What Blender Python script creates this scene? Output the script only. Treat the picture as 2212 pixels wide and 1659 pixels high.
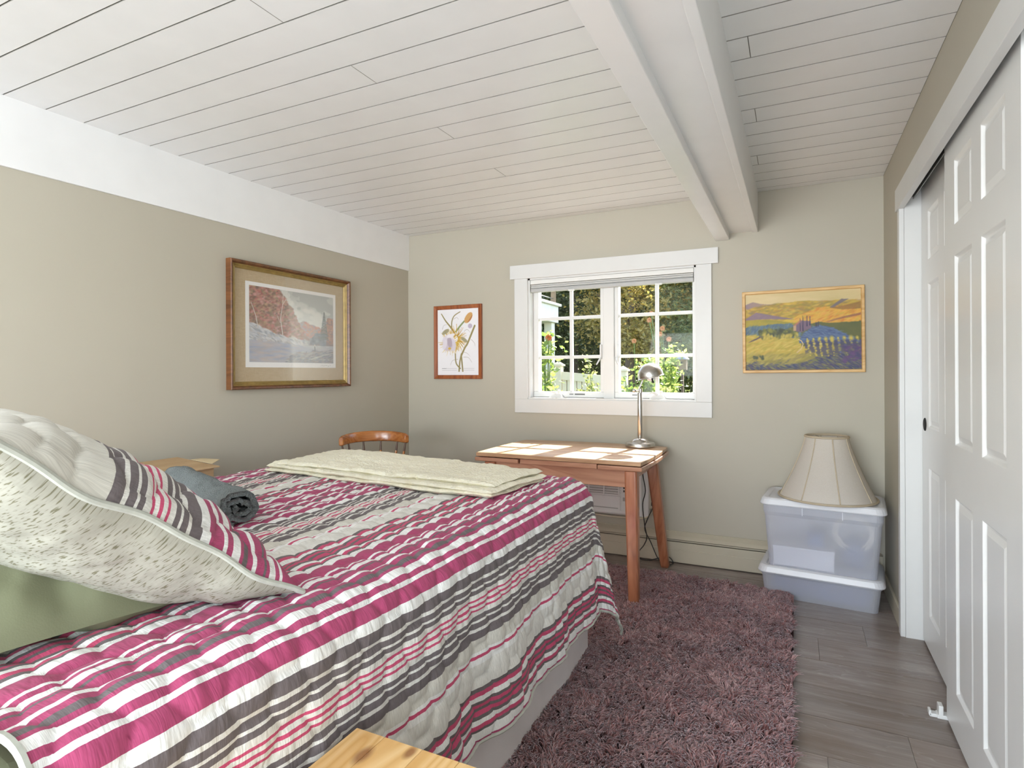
import bpy, bmesh, math, random
import numpy as np
from mathutils import Vector, Matrix, Euler

random.seed(7)
for o in list(bpy.data.objects):
    bpy.data.objects.remove(o, do_unlink=True)
scene = bpy.context.scene
COL = scene.collection
R = math.radians

# ------------------------------------------------------------------ camera, light, exposure
cam = bpy.data.cameras.new('camera')
cam.sensor_width = 36.0
cam.lens = 36.0 * 1262 / 2212
cam.shift_y = -24.8 / 2212
cam.clip_start = 0.02
cam_o = bpy.data.objects.new('camera', cam)
COL.objects.link(cam_o)
cam_o.matrix_world = (Matrix.Translation((0, 0, 1.21)) @ Matrix.Rotation(R(25.87), 4, 'Z')
                      @ Matrix.Rotation(R(90), 4, 'X') @ Matrix.Rotation(R(-0.25), 4, 'Z'))
scene.camera = cam_o

world = bpy.data.worlds.new('sky')
scene.world = world
world.use_nodes = True
wn = world.node_tree
bgn = wn.nodes['Background']
sky = wn.nodes.new('ShaderNodeTexSky')
sky.sky_type = 'NISHITA'
sky.sun_disc = False
sky.sun_elevation = R(43)
sky.sun_rotation = R(8)
sky.air_density = 1.0
sky.dust_density = 2.0
wn.links.new(sky.outputs[0], bgn.inputs[0])
bgn.inputs[1].default_value = 0.45

sun = bpy.data.lights.new('sun', 'SUN')
sun.energy = 16
sun.color = (1.0, 0.96, 0.88)
sun.angle = R(0.6)
sun_o = bpy.data.objects.new('sun', sun)
COL.objects.link(sun_o)
sun_o.rotation_euler = Vector((-0.15, -1.0, -0.93)).to_track_quat('-Z', 'Y').to_euler()
sun_o.location = (1, 8, 6)

# fill light, added with an unseen wide window behind the camera
al = bpy.data.lights.new('added_rear_fill', 'AREA')
al.shape = 'RECTANGLE'
al.size = 2.7
al.size_y = 1.95
al.energy = 165
al.color = (0.90, 0.955, 1.0)
al_o = bpy.data.objects.new('added_rear_fill', al)
COL.objects.link(al_o)
al_o.location = (-1.2, -3.23, 1.15)
al_o.rotation_euler = (R(124), 0, 0)     # points to +Y, tilted up to brighten the ceiling

# second fill, set in an invented side window to brighten the bed side
bl_ = bpy.data.lights.new('added_side_fill', 'AREA')
bl_.shape = 'RECTANGLE'
bl_.size = 2.0
bl_.size_y = 1.75
bl_.energy = 50
bl_.color = (0.90, 0.955, 1.0)
bl_o = bpy.data.objects.new('added_side_fill', bl_)
COL.objects.link(bl_o)
bl_o.location = (.475, -1.6, 1.2)
bl_o.rotation_euler = (R(122), 0, R(90))     # points to -X

vs = scene.view_settings
vs.view_transform = 'Standard'
vs.look = 'None'
vs.gamma = 1.0
vs.use_curve_mapping = False
vs.exposure = 0.82

# ------------------------------------------------------------------ helpers
def lin(c):
    if isinstance(c, str):
        c = [int(c[i:i + 2], 16) for i in (0, 2, 4)]
    r = []
    for v in c[:3]:
        v = v / 255.0
        r.append(v / 12.92 if v <= 0.04045 else ((v + 0.055) / 1.055) ** 2.4)
    return (r[0], r[1], r[2], 1.0)

def lin_arr(a):
    a = np.clip(np.asarray(a, float) / 255.0, 0, 1)
    return np.where(a <= 0.04045, a / 12.92, ((a + 0.055) / 1.055) ** 2.4)

class NT:
    """small wrapper to write node trees quickly"""
    def __init__(self, name):
        self.m = bpy.data.materials.new(name)
        self.m.use_nodes = True
        self.t = self.m.node_tree
        self.b = self.t.nodes['Principled BSDF']
        self.out = self.t.nodes['Material Output']
    def n(self, typ, **kw):
        nd = self.t.nodes.new('ShaderNode' + typ)
        for k, v in kw.items():
            if hasattr(nd, k) and not k.startswith('i_'):
                setattr(nd, k, v)
        return nd
    def l(self, a, b):
        self.t.links.new(a, b)
    def setb(self, **kw):
        for k, v in kw.items():
            self.b.inputs[k.replace('_', ' ')].default_value = v
    def coord(self, kind='Object', scale=(1, 1, 1), rot=(0, 0, 0), random_offset=False):
        tc = self.n('TexCoord')
        mp = self.n('Mapping')
        mp.inputs['Scale'].default_value = scale
        mp.inputs['Rotation'].default_value = rot
        src = tc.outputs[kind]
        if random_offset:
            oi = self.n('ObjectInfo')
            mu = self.n('Math', operation='MULTIPLY')
            mu.inputs[1].default_value = 37.0
            self.l(oi.outputs['Random'], mu.inputs[0])
            va = self.n('VectorMath', operation='ADD')
            self.l(src, va.inputs[0])
            self.l(mu.outputs[0], va.inputs[1])
            src = va.outputs[0]
        self.l(src, mp.inputs[0])
        return mp.outputs[0]
    def noise(self, vec, scale=5, detail=4, rough=.5, dist=0.0):
        nd = self.n('TexNoise')
        nd.inputs['Scale'].default_value = scale
        nd.inputs['Detail'].default_value = detail
        nd.inputs['Roughness'].default_value = rough
        nd.inputs['Distortion'].default_value = dist
        if vec is not None:
            self.l(vec, nd.inputs['Vector'])
        return nd.outputs['Fac']
    def ramp(self, fac, stops, interp='LINEAR'):
        nd = self.n('ValToRGB')
        cr = nd.color_ramp
        cr.interpolation = interp
        while len(cr.elements) < len(stops):
            cr.elements.new(1.0)
        for e, (p, c) in zip(cr.elements, stops):
            e.position = p
            e.color = c if not isinstance(c, str) else lin(c)
        self.l(fac, nd.inputs[0])
        return nd.outputs[0]
    def mix(self, a, b, fac, mode='MIX'):
        nd = self.n('MixRGB', blend_type=mode)
        for s, v in ((nd.inputs[0], fac), (nd.inputs[1], a), (nd.inputs[2], b)):
            if hasattr(v, 'is_linked') or hasattr(v, 'links'):
                self.l(v, s)
            else:
                s.default_value = v
        return nd.outputs[0]
    def math(self, op, a, b=None, c=None):
        nd = self.n('Math', operation=op)
        for i, v in enumerate((a, b, c)):
            if v is None:
                continue
            if hasattr(v, 'links'):
                self.l(v, nd.inputs[i])
            else:
                nd.inputs[i].default_value = v
        return nd.outputs[0]
    def bump(self, h, strength=.3, dist=.01, prev=None):
        nd = self.n('Bump')
        nd.inputs['Strength'].default_value = strength
        nd.inputs['Distance'].default_value = dist
        self.l(h, nd.inputs['Height'])
        if prev is not None:
            self.l(prev, nd.inputs['Normal'])
        self.l(nd.outputs[0], self.b.inputs['Normal'])
        return nd.outputs[0]
    def color(self, sock):
        self.l(sock, self.b.inputs['Base Color'])

MATS = {}
def M(name):
    return MATS[name]

def plain(name, hexc, rough=.5, metal=0.0, spec=.5, var=.06, vscale=6, bump=0.0, bscale=60):
    k = NT(name)
    c = lin(hexc)
    v = k.noise(k.coord(), vscale, 3)
    lo = tuple(x * (1 - var) for x in c[:3]) + (1,)
    hi = tuple(min(1, x * (1 + var)) for x in c[:3]) + (1,)
    k.color(k.ramp(v, [(.3, lo), (.7, hi)]))
    k.setb(Roughness=rough, Metallic=metal)
    k.b.inputs['Specular IOR Level'].default_value = spec
    if bump:
        k.bump(k.noise(k.coord(), bscale, 4), bump, .004)
    MATS[name] = k.m
    return k.m

def wood(name, base, dark, light, axis=0, rough=.35, scale=1.0, ring=8.0, spec=.5, rand=True, var=.15, coat=0.0):
    """streaky wood, grain along axis"""
    k = NT(name)
    s = [22 * scale] * 3
    s[axis] = 1.6 * scale
    vec = k.coord('Object', tuple(s), random_offset=rand)
    n1 = k.noise(vec, 1.0, 6, .6, .4)
    s2 = [5 * scale] * 3
    s2[axis] = .6 * scale
    vec2 = k.coord('Object', tuple(s2), random_offset=rand)
    n2 = k.noise(vec2, 1.2, 3, .5, 1.2)
    rg = k.math('MULTIPLY', k.math('PINGPONG', k.math('MULTIPLY', n2, ring), .5), 2.0)
    c1 = k.ramp(n1, [(.3, dark), (.52, base), (.75, light)])
    c2 = k.ramp(rg, [(0, dark), (.35, base), (1, light)])
    c = k.mix(c1, c2, .45)
    if rand:
        oi = k.n('ObjectInfo')
        f = k.math('MULTIPLY_ADD', oi.outputs['Random'], 2 * var, 1 - var)
        cmb = k.n('CombineColor')
        for i in range(3):
            k.l(f, cmb.inputs[i])
        c = k.mix(c, cmb.outputs[0], 1.0, 'MULTIPLY')
    k.color(c)
    k.setb(Roughness=rough)
    k.b.inputs['Specular IOR Level'].default_value = spec
    if coat:
        k.b.inputs['Coat Weight'].default_value = coat
        k.b.inputs['Coat Roughness'].default_value = .15
    k.bump(n1, .12, .002)
    MATS[name] = k.m
    return k.m

# ---- object creation
def origin_of(o):
    v = Vector((0, 0, 0))
    while o is not None:
        v += o.location
        o = o.parent
    return v

def link(o, parent=None):
    COL.objects.link(o)
    if parent is not None:
        o.parent = parent
    return o

def tag(o, label=None, cat=None, group=None, kind=None):
    if label: o['label'] = label
    if cat: o['category'] = cat
    if group: o['group'] = group
    if kind: o['kind'] = kind
    return o

def empty(name, loc, label, cat, group=None, kind=None, rz=0.0):
    o = bpy.data.objects.new(name, None)
    o.empty_display_size = .05
    COL.objects.link(o)
    o.location = loc
    o.rotation_euler = (0, 0, rz)
    return tag(o, label, cat, group, kind)

def obj(name, bm, mat, parent=None, local=False, smooth=False, bevel=0.0, seg=2):
    """bm in world coordinates unless local"""
    if parent is not None and not local:
        off = origin_of(parent)
        bmesh.ops.translate(bm, vec=-off, verts=bm.verts)
    if smooth:
        bm.normal_update()
        for e_ in bm.edges:
            if len(e_.link_faces) == 2 and e_.calc_face_angle(0) > R(38):
                e_.smooth = False
    me = bpy.data.meshes.new(name)
    bm.to_mesh(me)
    bm.free()
    if smooth:
        for p in me.polygons:
            p.use_smooth = True
    mats = mat if isinstance(mat, (list, tuple)) else [mat]
    for m in mats:
        me.materials.append(MATS[m] if isinstance(m, str) else m)
    o = bpy.data.objects.new(name, me)
    link(o, parent)
    if bevel:
        md = o.modifiers.new('bevel', 'BEVEL')
        md.width = bevel
        md.segments = seg
        md.limit_method = 'ANGLE'
        md.angle_limit = R(40)
        md.harden_normals = False
    return o

def npobj(name, verts, faces, mat, parent=None, smooth=True, uv=None, col=None, local=False):
    verts = np.asarray(verts, dtype=np.float32)
    if parent is not None and not local:
        verts = verts - np.array(origin_of(parent), dtype=np.float32)
    me = bpy.data.meshes.new(name)
    faces = np.asarray(faces, dtype=np.int32)
    nf, kf = faces.shape
    me.vertices.add(len(verts))
    me.vertices.foreach_set('co', verts.ravel())
    me.loops.add(nf * kf)
    me.loops.foreach_set('vertex_index', faces.ravel())
    me.polygons.add(nf)
    me.polygons.foreach_set('loop_start', np.arange(0, nf * kf, kf, dtype=np.int32))
    me.polygons.foreach_set('loop_total', np.full(nf, kf, dtype=np.int32))
    me.update(calc_edges=True)
    me.validate()
    me.polygons.foreach_set('use_smooth', np.full(len(me.polygons), smooth, dtype=bool))
    if uv is not None:
        ul = me.uv_layers.new(name='UVMap')
        ul.data.foreach_set('uv', np.asarray(uv, dtype=np.float32)[faces.ravel()].ravel())
    if col is not None:
        ca = me.color_attributes.new('col', 'FLOAT_COLOR', 'POINT')
        c4 = np.ones((len(verts), 4), dtype=np.float32)
        c4[:, :3] = col
        ca.data.foreach_set('color', c4.ravel())
    me.materials.append(MATS[mat] if isinstance(mat, str) else mat)
    o = bpy.data.objects.new(name, me)
    link(o, parent)
    return o

def grid_faces(nu, nv, wrap_u=False):
    """verts indexed iu*nv+iv"""
    iu = np.arange(nu if wrap_u else nu - 1)
    iv = np.arange(nv - 1)
    a, b = np.meshgrid(iu, iv, indexing='ij')
    a2 = (a + 1) % nu
    return np.stack([a * nv + b, a2 * nv + b, a2 * nv + b + 1, a * nv + b + 1], -1).reshape(-1, 4)

def bx(bm, x0, x1, y0, y1, z0, z1):
    c = ((x0 + x1) / 2, (y0 + y1) / 2, (z0 + z1) / 2)
    r = bmesh.ops.create_cube(bm, size=1.0)
    vs_ = r['verts']
    bmesh.ops.scale(bm, vec=(abs(x1 - x0), abs(y1 - y0), abs(z1 - z0)), verts=vs_)
    bmesh.ops.translate(bm, vec=c, verts=vs_)
    return vs_

def box(name, x0, x1, y0, y1, z0, z1, mat, parent=None, bevel=0.0, local=False, seg=2):
    bm = bmesh.new()
    bx(bm, x0, x1, y0, y1, z0, z1)
    return obj(name, bm, mat, parent, local, bevel=bevel, seg=seg)

def tube(bm, pts, rad, seg=10, cap=True, closed=False):
    """tube through pts; rad number or list"""
    pts = [Vector(p) for p in pts]
    n = len(pts)
    rads = rad if isinstance(rad, (list, tuple)) else [rad] * n
    rings = []
    up = None
    for i, p in enumerate(pts):
        if closed:
            d = pts[(i + 1) % n] - pts[i - 1]
        else:
            d = pts[min(i + 1, n - 1)] - pts[max(i - 1, 0)]
        d.normalize()
        if up is None:
            up = Vector((0, 0, 1)) if abs(d.z) < .9 else Vector((1, 0, 0))
        s = d.cross(up)
        if s.length < 1e-6:
            s = d.orthogonal()
        s.normalize()
        u = s.cross(d).normalized()
        up = u
        rings.append([bm.verts.new(p + (s * math.cos(2 * math.pi * k / seg) + u * math.sin(2 * math.pi * k / seg)) * rads[i]) for k in range(seg)])
    m = n if closed else n - 1
    for i in range(m):
        a, b = rings[i], rings[(i + 1) % n]
        for k in range(seg):
            bm.faces.new((a[k], a[(k + 1) % seg], b[(k + 1) % seg], b[k]))
    if cap and not closed:
        bm.faces.new(list(reversed(rings[0])))
        bm.faces.new(rings[-1])

def lathe(bm, prof, center=(0, 0, 0), seg=40, mat=None, cap=True):
    """prof list of (r,z), rotated about z at center; mat optional 4x4 applied"""
    rings = []
    for r, z in prof:
        if r < 1e-5:
            p = Vector((0, 0, z))
            p = (mat @ p if mat else p) + Vector(center)
            rings.append([bm.verts.new(p)])
        else:
            ring = []
            for k in range(seg):
                p = Vector((r * math.cos(2 * math.pi * k / seg), r * math.sin(2 * math.pi * k / seg), z))
                p = (mat @ p if mat else p) + Vector(center)
                ring.append(bm.verts.new(p))
            rings.append(ring)
    for a, b in zip(rings, rings[1:]):
        if len(a) == 1 and len(b) == 1:
            continue
        for k in range(seg):
            if len(a) == 1:
                bm.faces.new((a[0], b[k], b[(k + 1) % seg]))
            elif len(b) == 1:
                bm.faces.new((a[k], a[(k + 1) % seg], b[0]))
            else:
                bm.faces.new((a[k], a[(k + 1) % seg], b[(k + 1) % seg], b[k]))
    bmesh.ops.recalc_face_normals(bm, faces=bm.faces)

def catmull(pts, n=8):
    pts = [Vector(p) for p in pts]
    out = []
    P = [pts[0]] + pts + [pts[-1]]
    for i in range(1, len(P) - 2):
        p0, p1, p2, p3 = P[i - 1], P[i], P[i + 1], P[i + 2]
        for k in range(n):
            t = k / n
            out.append(0.5 * ((2 * p1) + (-p0 + p2) * t + (2 * p0 - 5 * p1 + 4 * p2 - p3) * t * t + (-p0 + 3 * p1 - 3 * p2 + p3) * t ** 3))
    out.append(pts[-1])
    return out

def vnoise(x, y, seed=0):
    """smooth value noise, numpy arrays"""
    xi = np.floor(x).astype(np.int64); yi = np.floor(y).astype(np.int64)
    xf = x - xi; yf = y - yi
    def h(a, b):
        v = (a * 374761393 + b * 668265263 + seed * 974634777) & 0x7fffffff
        v = ((v ^ (v >> 13)) * 1274126177) & 0x7fffffff
        return ((v ^ (v >> 16)) & 0xffff) / 65535.0
    u = xf * xf * (3 - 2 * xf); v = yf * yf * (3 - 2 * yf)
    return (h(xi, yi) * (1 - u) + h(xi + 1, yi) * u) * (1 - v) + (h(xi, yi + 1) * (1 - u) + h(xi + 1, yi + 1) * u) * v

def fbm(x, y, seed=0, oct=4):
    s = 0; a = .5; t = 0
    for i in range(oct):
        s = s + a * vnoise(x * 2 ** i, y * 2 ** i, seed + i * 17); t += a; a *= .5
    return s / t

def hexpuff(x, y, size=.08):
    """1 in the middle of a hexagonal patch, 0 on the stitched seam"""
    sx, sy = size, size * 1.7320508
    def cell(ox, oy):
        dx = (x - ox) / sx; dx = (dx - np.round(dx)) * sx
        dy = (y - oy) / sy; dy = (dy - np.round(dy)) * sy
        d = np.maximum(np.abs(dx), np.abs(dx) * .5 + np.abs(dy) * .8660254)
        return d, dx * dx + dy * dy
    d1, r1 = cell(0, 0)
    d2, r2 = cell(sx / 2, sy / 2)
    d = np.where(r1 < r2, d1, d2) / (size / 2)
    return np.clip(1 - d ** 2.6, 0, 1)

# ------------------------------------------------------------------ materials
k = NT('wall_paint')
v = k.noise(k.coord(), 1.3, 3)
k.color(k.ramp(v, [(.3, 'B8B2A2'), (.7, 'BCB6A6')]))
k.setb(Roughness=.55)
k.bump(k.noise(k.coord(), 180, 2), .06, .002)
MATS['wall_paint'] = k.m

plain('trim_white', 'DCDCDA', .35, var=.015, bump=.04, bscale=40)
plain('ceiling_white', 'ECECEB', .28, var=.02, bump=.05, bscale=30)
plain('shaded_board_edge', 'A19E98', .7, var=.15, vscale=9)  # grey puts groove shade into the edge colour, along with bare unpainted wood
plain('door_white', 'E8E8E6', .3, var=.01)
plain('vinyl_white', 'E2E2E0', .3, var=.01)
plain('dark_gap', '1A1917', .8, var=.1)
plain('track_metal', '8C8B87', .4, metal=.6)
plain('heater_paint', 'C4BCA8', .4, var=.03)
plain('heater_slot', '5C5647', .6)
plain('ac_white', 'EDEDEB', .3, var=.01)
plain('ac_grey', 'B4B4B0', .45)
plain('ac_dark', '2A2A2C', .4)
plain('plate_ivory', 'E6DEC8', .35)
plain('cord_black', '23211F', .5)
plain('cord_beige', 'D9CFB6', .5)
plain('nickel', 'C9C6C1', .26, metal=1.0, var=.04, vscale=30)
plain('blind_white', 'E6E6E3', .5, var=.01)
plain('blind_grey', 'B9B9B8', .5)
plain('bedskirt', 'E4DDDC', .8, var=.04, bump=.1, bscale=250)
plain('mattress_white', 'D8D5CC', .8)
plain('green_cotton', '75785D', .75, var=.03, bump=.08, bscale=400)
plain('card_tape', 'C9B48E', .25)
plain('shade_trim', 'BBAC94', .7)
plain('paper_white', 'F2F1F0', .5, var=.01)
plain('binding', 'B9BBB1', .85, var=.08, vscale=60)
plain('sticker_grey', '6F706E', .5)
plain('wreath_straw', 'E9E1D2', .7)
plain('blue_plastic', '5E77A6', .4, var=.15)
plain('blue_fabric', '41598C', .8, var=.35, vscale=18)
plain('carton_white', 'F4F3F2', .5)
plain('fence_paint', 'F0E0BE', .6, var=.05)
plain('deck_white', 'E6E3DA', .6, var=.05)
plain('cable_steel', '9A9A96', .35, metal=.8)
plain('trunk_bark', '6B5A48', .9, var=.3, bump=.5, bscale=20)
plain('birdhouse_wood', '7A674D', .8, var=.2)
plain('stem_green', '5A6E33', .6, var=.15)
plain('dahlia_orange', 'BE6434', .6, var=.12, vscale=40)
plain('dahlia_peach', 'B98258', .6, var=.1, vscale=40)
plain('lawn', '46552B', .95, var=.3, vscale=3)

def leafmat(name, c, c2, trans=.5):
    k = NT(name)
    oi = k.n('VertexColor'); oi.layer_name = 'col'
    sep = k.n('SeparateColor'); k.l(oi.outputs[0], sep.inputs[0])
    colr = k.ramp(sep.outputs[0], [(0, c), (1, c2)])
    d = k.n('BsdfDiffuse'); t = k.n('BsdfTranslucent'); g = k.n('BsdfGlossy')
    g.inputs['Roughness'].default_value = .4
    k.l(colr, d.inputs[0]); k.l(colr, t.inputs[0])
    m = k.n('MixShader'); m.inputs[0].default_value = trans
    k.l(d.outputs[0], m.inputs[1]); k.l(t.outputs[0], m.inputs[2])
    m2 = k.n('MixShader'); m2.inputs[0].default_value = .05
    k.l(m.outputs[0], m2.inputs[1]); k.l(g.outputs[0], m2.inputs[2])
    k.l(m2.outputs[0], k.out.inputs[0])
    MATS[name] = k.m
leafmat('leaf_dark', '505C36', '848C50')
leafmat('leaf_mid', '727F48', 'ACAC68')
leafmat('leaf_gold', '94883E', 'D2B560')
leafmat('leaf_bright', '66803A', 'A2B158', .6)

# glass pane: thin, mostly clear with a reflection
def glassmat(name, refl, rough=.02, tint=(1, 1, 1, 1)):
    k = NT(name)
    tr = k.n('BsdfTransparent'); tr.inputs[0].default_value = tint
    gl = k.n('BsdfGlossy'); gl.inputs['Roughness'].default_value = rough
    fr = k.n('Fresnel'); fr.inputs[0].default_value = 1.45
    f = k.math('MULTIPLY', fr.outputs[0], refl)
    mx = k.n('MixShader')
    k.l(f, mx.inputs[0]); k.l(tr.outputs[0], mx.inputs[1]); k.l(gl.outputs[0], mx.inputs[2])
    k.l(mx.outputs[0], k.out.inputs[0])
    MATS[name] = k.m
glassmat('window_glass', .18)
glassmat('picture_glass', .25, .3)

# translucent storage plastic
def plasticmat(name, tint, clear, rough=.25):
    k = NT(name)
    tr = k.n('BsdfTransparent'); tr.inputs[0].default_value = lin(tint)
    df = k.n('BsdfDiffuse'); df.inputs[0].default_value = lin(tint)
    tl = k.n('BsdfTranslucent'); tl.inputs[0].default_value = lin(tint)
    gl = k.n('BsdfGlossy'); gl.inputs['Roughness'].default_value = rough
    m1 = k.n('MixShader'); m1.inputs[0].default_value = .18
    k.l(df.outputs[0], m1.inputs[1]); k.l(tl.outputs[0], m1.inputs[2])
    m2 = k.n('MixShader'); m2.inputs[0].default_value = clear
    k.l(m1.outputs[0], m2.inputs[1]); k.l(tr.outputs[0], m2.inputs[2])
    m3 = k.n('MixShader'); m3.inputs[0].default_value = .06
    k.l(m2.outputs[0], m3.inputs[1]); k.l(gl.outputs[0], m3.inputs[2])
    k.l(m3.outputs[0], k.out.inputs[0])
    MATS[name] = k.m
plasticmat('bin_clear', 'F1F3FC', .52)
plasticmat('bin_lid', 'F0F1F6', .03)

wood('table_wood', 'AC7E63', '8C5A44', 'C49A7E', 0, .32, 1.0, spec=.5, rand=True, var=.08, coat=.25)
wood('table_top_wood', 'BA9572', '9C7454', 'CCAB86', 0, .38, .8, rand=True, var=.05, coat=.15)
wood('leg_wood', 'A4694A', '824B33', 'BC8262', 2, .32, 1.0, rand=True, var=.08, coat=.25)
wood('chair_wood', 'A8652F', '7F431D', 'C58344', 0, .25, 1.2, rand=True, var=.05, coat=.4)
wood('spindle_wood', 'B87638', '8C4F22', 'D0934F', 2, .25, 1.2, rand=True, var=.05, coat=.4)
plain('spindle_tip', '5B4434', .4)
wood('frame_walnut', '6B4224', '462A14', '825430', 0, .35, 1.0, rand=False)
plain('gold_leaf', 'A8905A', .5, metal=.3, var=.15, vscale=30)
wood('frame_cherry', '99532C', '743A1E', 'B46A38', 2, .35, 1.0, rand=False)
wood('frame_pine', 'D9AE6E', 'C08F4C', 'E8C58C', 0, .45, 1.0, rand=False)

k = NT('linen_mat')
n1 = k.noise(k.coord('Object', (40, 40, 700)), 1, 2)
n2 = k.noise(k.coord('Object', (40, 700, 40)), 1, 2)
k.color(k.mix(k.ramp(n1, [(.3, 'B29C7C'), (.7, 'CDBB9B')]), k.ramp(n2, [(.3, 'B29C7C'), (.7, 'CDBB9B')]), .5))
k.setb(Roughness=.85)
MATS['linen_mat'] = k.m

k = NT('cardboard')
n1 = k.noise(k.coord('Object', (6, 2, 60)), 1.5, 3)
k.color(k.ramp(n1, [(.3, 'B0926C'), (.7, 'C4A680')]))
k.setb(Roughness=.75)
MATS['cardboard'] = k.m

k = NT('plank_oak')
vec = k.coord('Object', (1.6, 26, 26), random_offset=True)
g1 = k.noise(vec, 1.0, 8, .62, .5)
vec2 = k.coord('Object', (.8, 7, 7), random_offset=True)
g2 = k.noise(vec2, 1.3, 3, .5, 1.5)
rings = k.math('FRACT', k.math('MULTIPLY', g2, 13.0))
vec3 = k.coord('Object', (2.0, 3.5, 3), random_offset=True)
blot = k.noise(vec3, 1.2, 3, .55, .3)
c1 = k.ramp(g1, [(.33, '5F534C'), (.5, '8B7D74'), (.66, 'BDB4B0')])
c2 = k.ramp(rings, [(0, '80736B'), (.8, '978C87'), (.95, 'BDB6B3'), (1, '80736B')])
c = k.mix(c1, c2, .5)
c = k.mix(c, k.ramp(blot, [(.35, '857366'), (.55, '9A908A'), (.7, 'B2ABA8')]), .45)
oi = k.n('ObjectInfo')
f = k.math('MULTIPLY_ADD', oi.outputs['Random'], .22, .84)
cc = k.n('CombineColor')
for i in range(3):
    k.l(f, cc.inputs[i])
k.color(k.mix(c, cc.outputs[0], 1.0, 'MULTIPLY'))
k.setb(Roughness=.34)
k.bump(g1, .35, .003)
MATS['plank_oak'] = k.m

k = NT('pine_board')
vec = k.coord('Object', (14, 1.2, 14), random_offset=True)
g1 = k.noise(vec, 1.0, 5, .55, .6)
vec2 = k.coord('Object', (5, .7, 5), random_offset=True)
g2 = k.noise(vec2, 1.4, 2, .5, 1.0)
rings = k.math('MULTIPLY', k.math('PINGPONG', k.math('MULTIPLY', g2, 13.0), .5), 2.0)
c = k.mix(k.ramp(g1, [(.3, 'D8A865'), (.7, 'EFCB92')]), k.ramp(rings, [(0, 'CE9850'), (.4, 'E5BC7E'), (1, 'F0D09B')]), .5)
kt = None
for (kx, ky, kr) in ((-.145, .165, .017), (-.075, .205, .012), (.05, .09, .015), (-.02, -.05, .013)):
    vd = k.n('VectorMath', operation='DISTANCE')
    vd.inputs[1].default_value = (kx, ky * .55, .55)
    k.l(k.coord('Object', (1, .55, 1)), vd.inputs[0])
    f1 = k.math('MULTIPLY_ADD', vd.outputs['Value'], -1 / (kr * .6), 1.7)
    f1 = k.math('MINIMUM', k.math('MAXIMUM', f1, 0.0), 1.0)
    kt = f1 if kt is None else k.math('MAXIMUM', kt, f1)
c = k.mix(c, lin('8A5630'), k.math('MULTIPLY', kt, .8))
vo = k.n('TexVoronoi')
vo.inputs['Scale'].default_value = 1.0
k.l(k.coord('Object', (9, 4.2, 4), random_offset=True), vo.inputs['Vector'])
kn = k.ramp(vo.outputs['Distance'], [(0, (1, 1, 1, 1)), (.11, (1, 1, 1, 1)), (.19, (0, 0, 0, 1))])
c = k.mix(c, lin('9A5E33'), k.math('MULTIPLY', kn, .85))
oi = k.n('ObjectInfo')
f = k.math('MULTIPLY_ADD', oi.outputs['Random'], .16, .9)
cc = k.n('CombineColor')
for i in range(3):
    k.l(f, cc.inputs[i])
k.color(k.mix(c, cc.outputs[0], 1.0, 'MULTIPLY'))
k.setb(Roughness=.35)
MATS['pine_board'] = k.m

# print: colours stored in the mesh
k = NT('print_ink')
vc = k.n('VertexColor'); vc.layer_name = 'col'
k.color(vc.outputs[0]); k.setb(Roughness=.55)
MATS['print_ink'] = k.m

# rug yarn
k = NT('rug_yarn')
vc = k.n('VertexColor'); vc.layer_name = 'col'
sep = k.n('SeparateColor'); k.l(vc.outputs[0], sep.inputs[0])
k.color(k.ramp(sep.outputs[0], [(0, '683B39'), (.5, 'A06C6A'), (1, 'D2A8A6')]))
k.setb(Roughness=.6)
k.b.inputs['Sheen Weight'].default_value = 1.0
k.b.inputs['Sheen Roughness'].default_value = .35
k.b.inputs['Sheen Tint'].default_value = (.95, .85, .92, 1)
MATS['rug_yarn'] = k.m
plain('rug_back', '3C2221', .9)

# woven striped quilt cotton
DK, BG, WH, MG, PK, BG2 = '6E6566', 'E2E0D8', 'EFEFEB', 'AE456D', 'C94C71', 'D7D4C9'
STR = [(.020, WH), (.022, DK), (.008, BG), (.014, DK), (.006, BG), (.010, DK), (.012, BG),
       (.006, PK), (.008, BG), (.006, PK), (.008, BG), (.006, PK), (.014, BG),
       (.010, DK), (.006, BG), (.014, DK), (.008, BG), (.022, DK), (.035, BG2),
       (.008, WH), (.008, PK), (.016, WH), (.063, BG),
       (.010, DK), (.012, PK), (.014, WH), (.008, DK), (.010, PK), (.008, DK), (.010, PK), (.010, DK),
       (.012, WH), (.011, PK), (.007, DK), (.022, WH)]
STR2 = [(.045, MG), (.006, WH), (.010, MG), (.016, WH), (.008, MG), (.006, DK), (.018, MG), (.010, WH),
        (.014, MG), (.012, DK), (.008, MG), (.018, WH), (.014, MG), (.009, WH)]
tot = sum(w for w, _ in STR + STR2)
PER = .69
STRIPES = STR + STR2 + [(PER - tot, MG)]

def stripe_color(k, usock):
    f = k.math('FRACT', k.math('DIVIDE', usock, PER))
    cum = 0; halves = [[], []]
    cur = None
    for w, c in STRIPES:
        p = cum / PER
        h = 0 if p < .5 else 1
        if h == 1 and not halves[1]:
            halves[1].append((0.0, cur))
        halves[h].append((p * 2 - h, c))
        cur = c
        cum += w
    r0 = k.ramp(k.math('MULTIPLY', f, 2.0), halves[0], 'CONSTANT')
    r1 = k.ramp(k.math('MULTIPLY_ADD', f, 2.0, -1.0), halves[1], 'CONSTANT')
    return k.mix(r0, r1, k.math('GREATER_THAN', f, .5))

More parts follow.
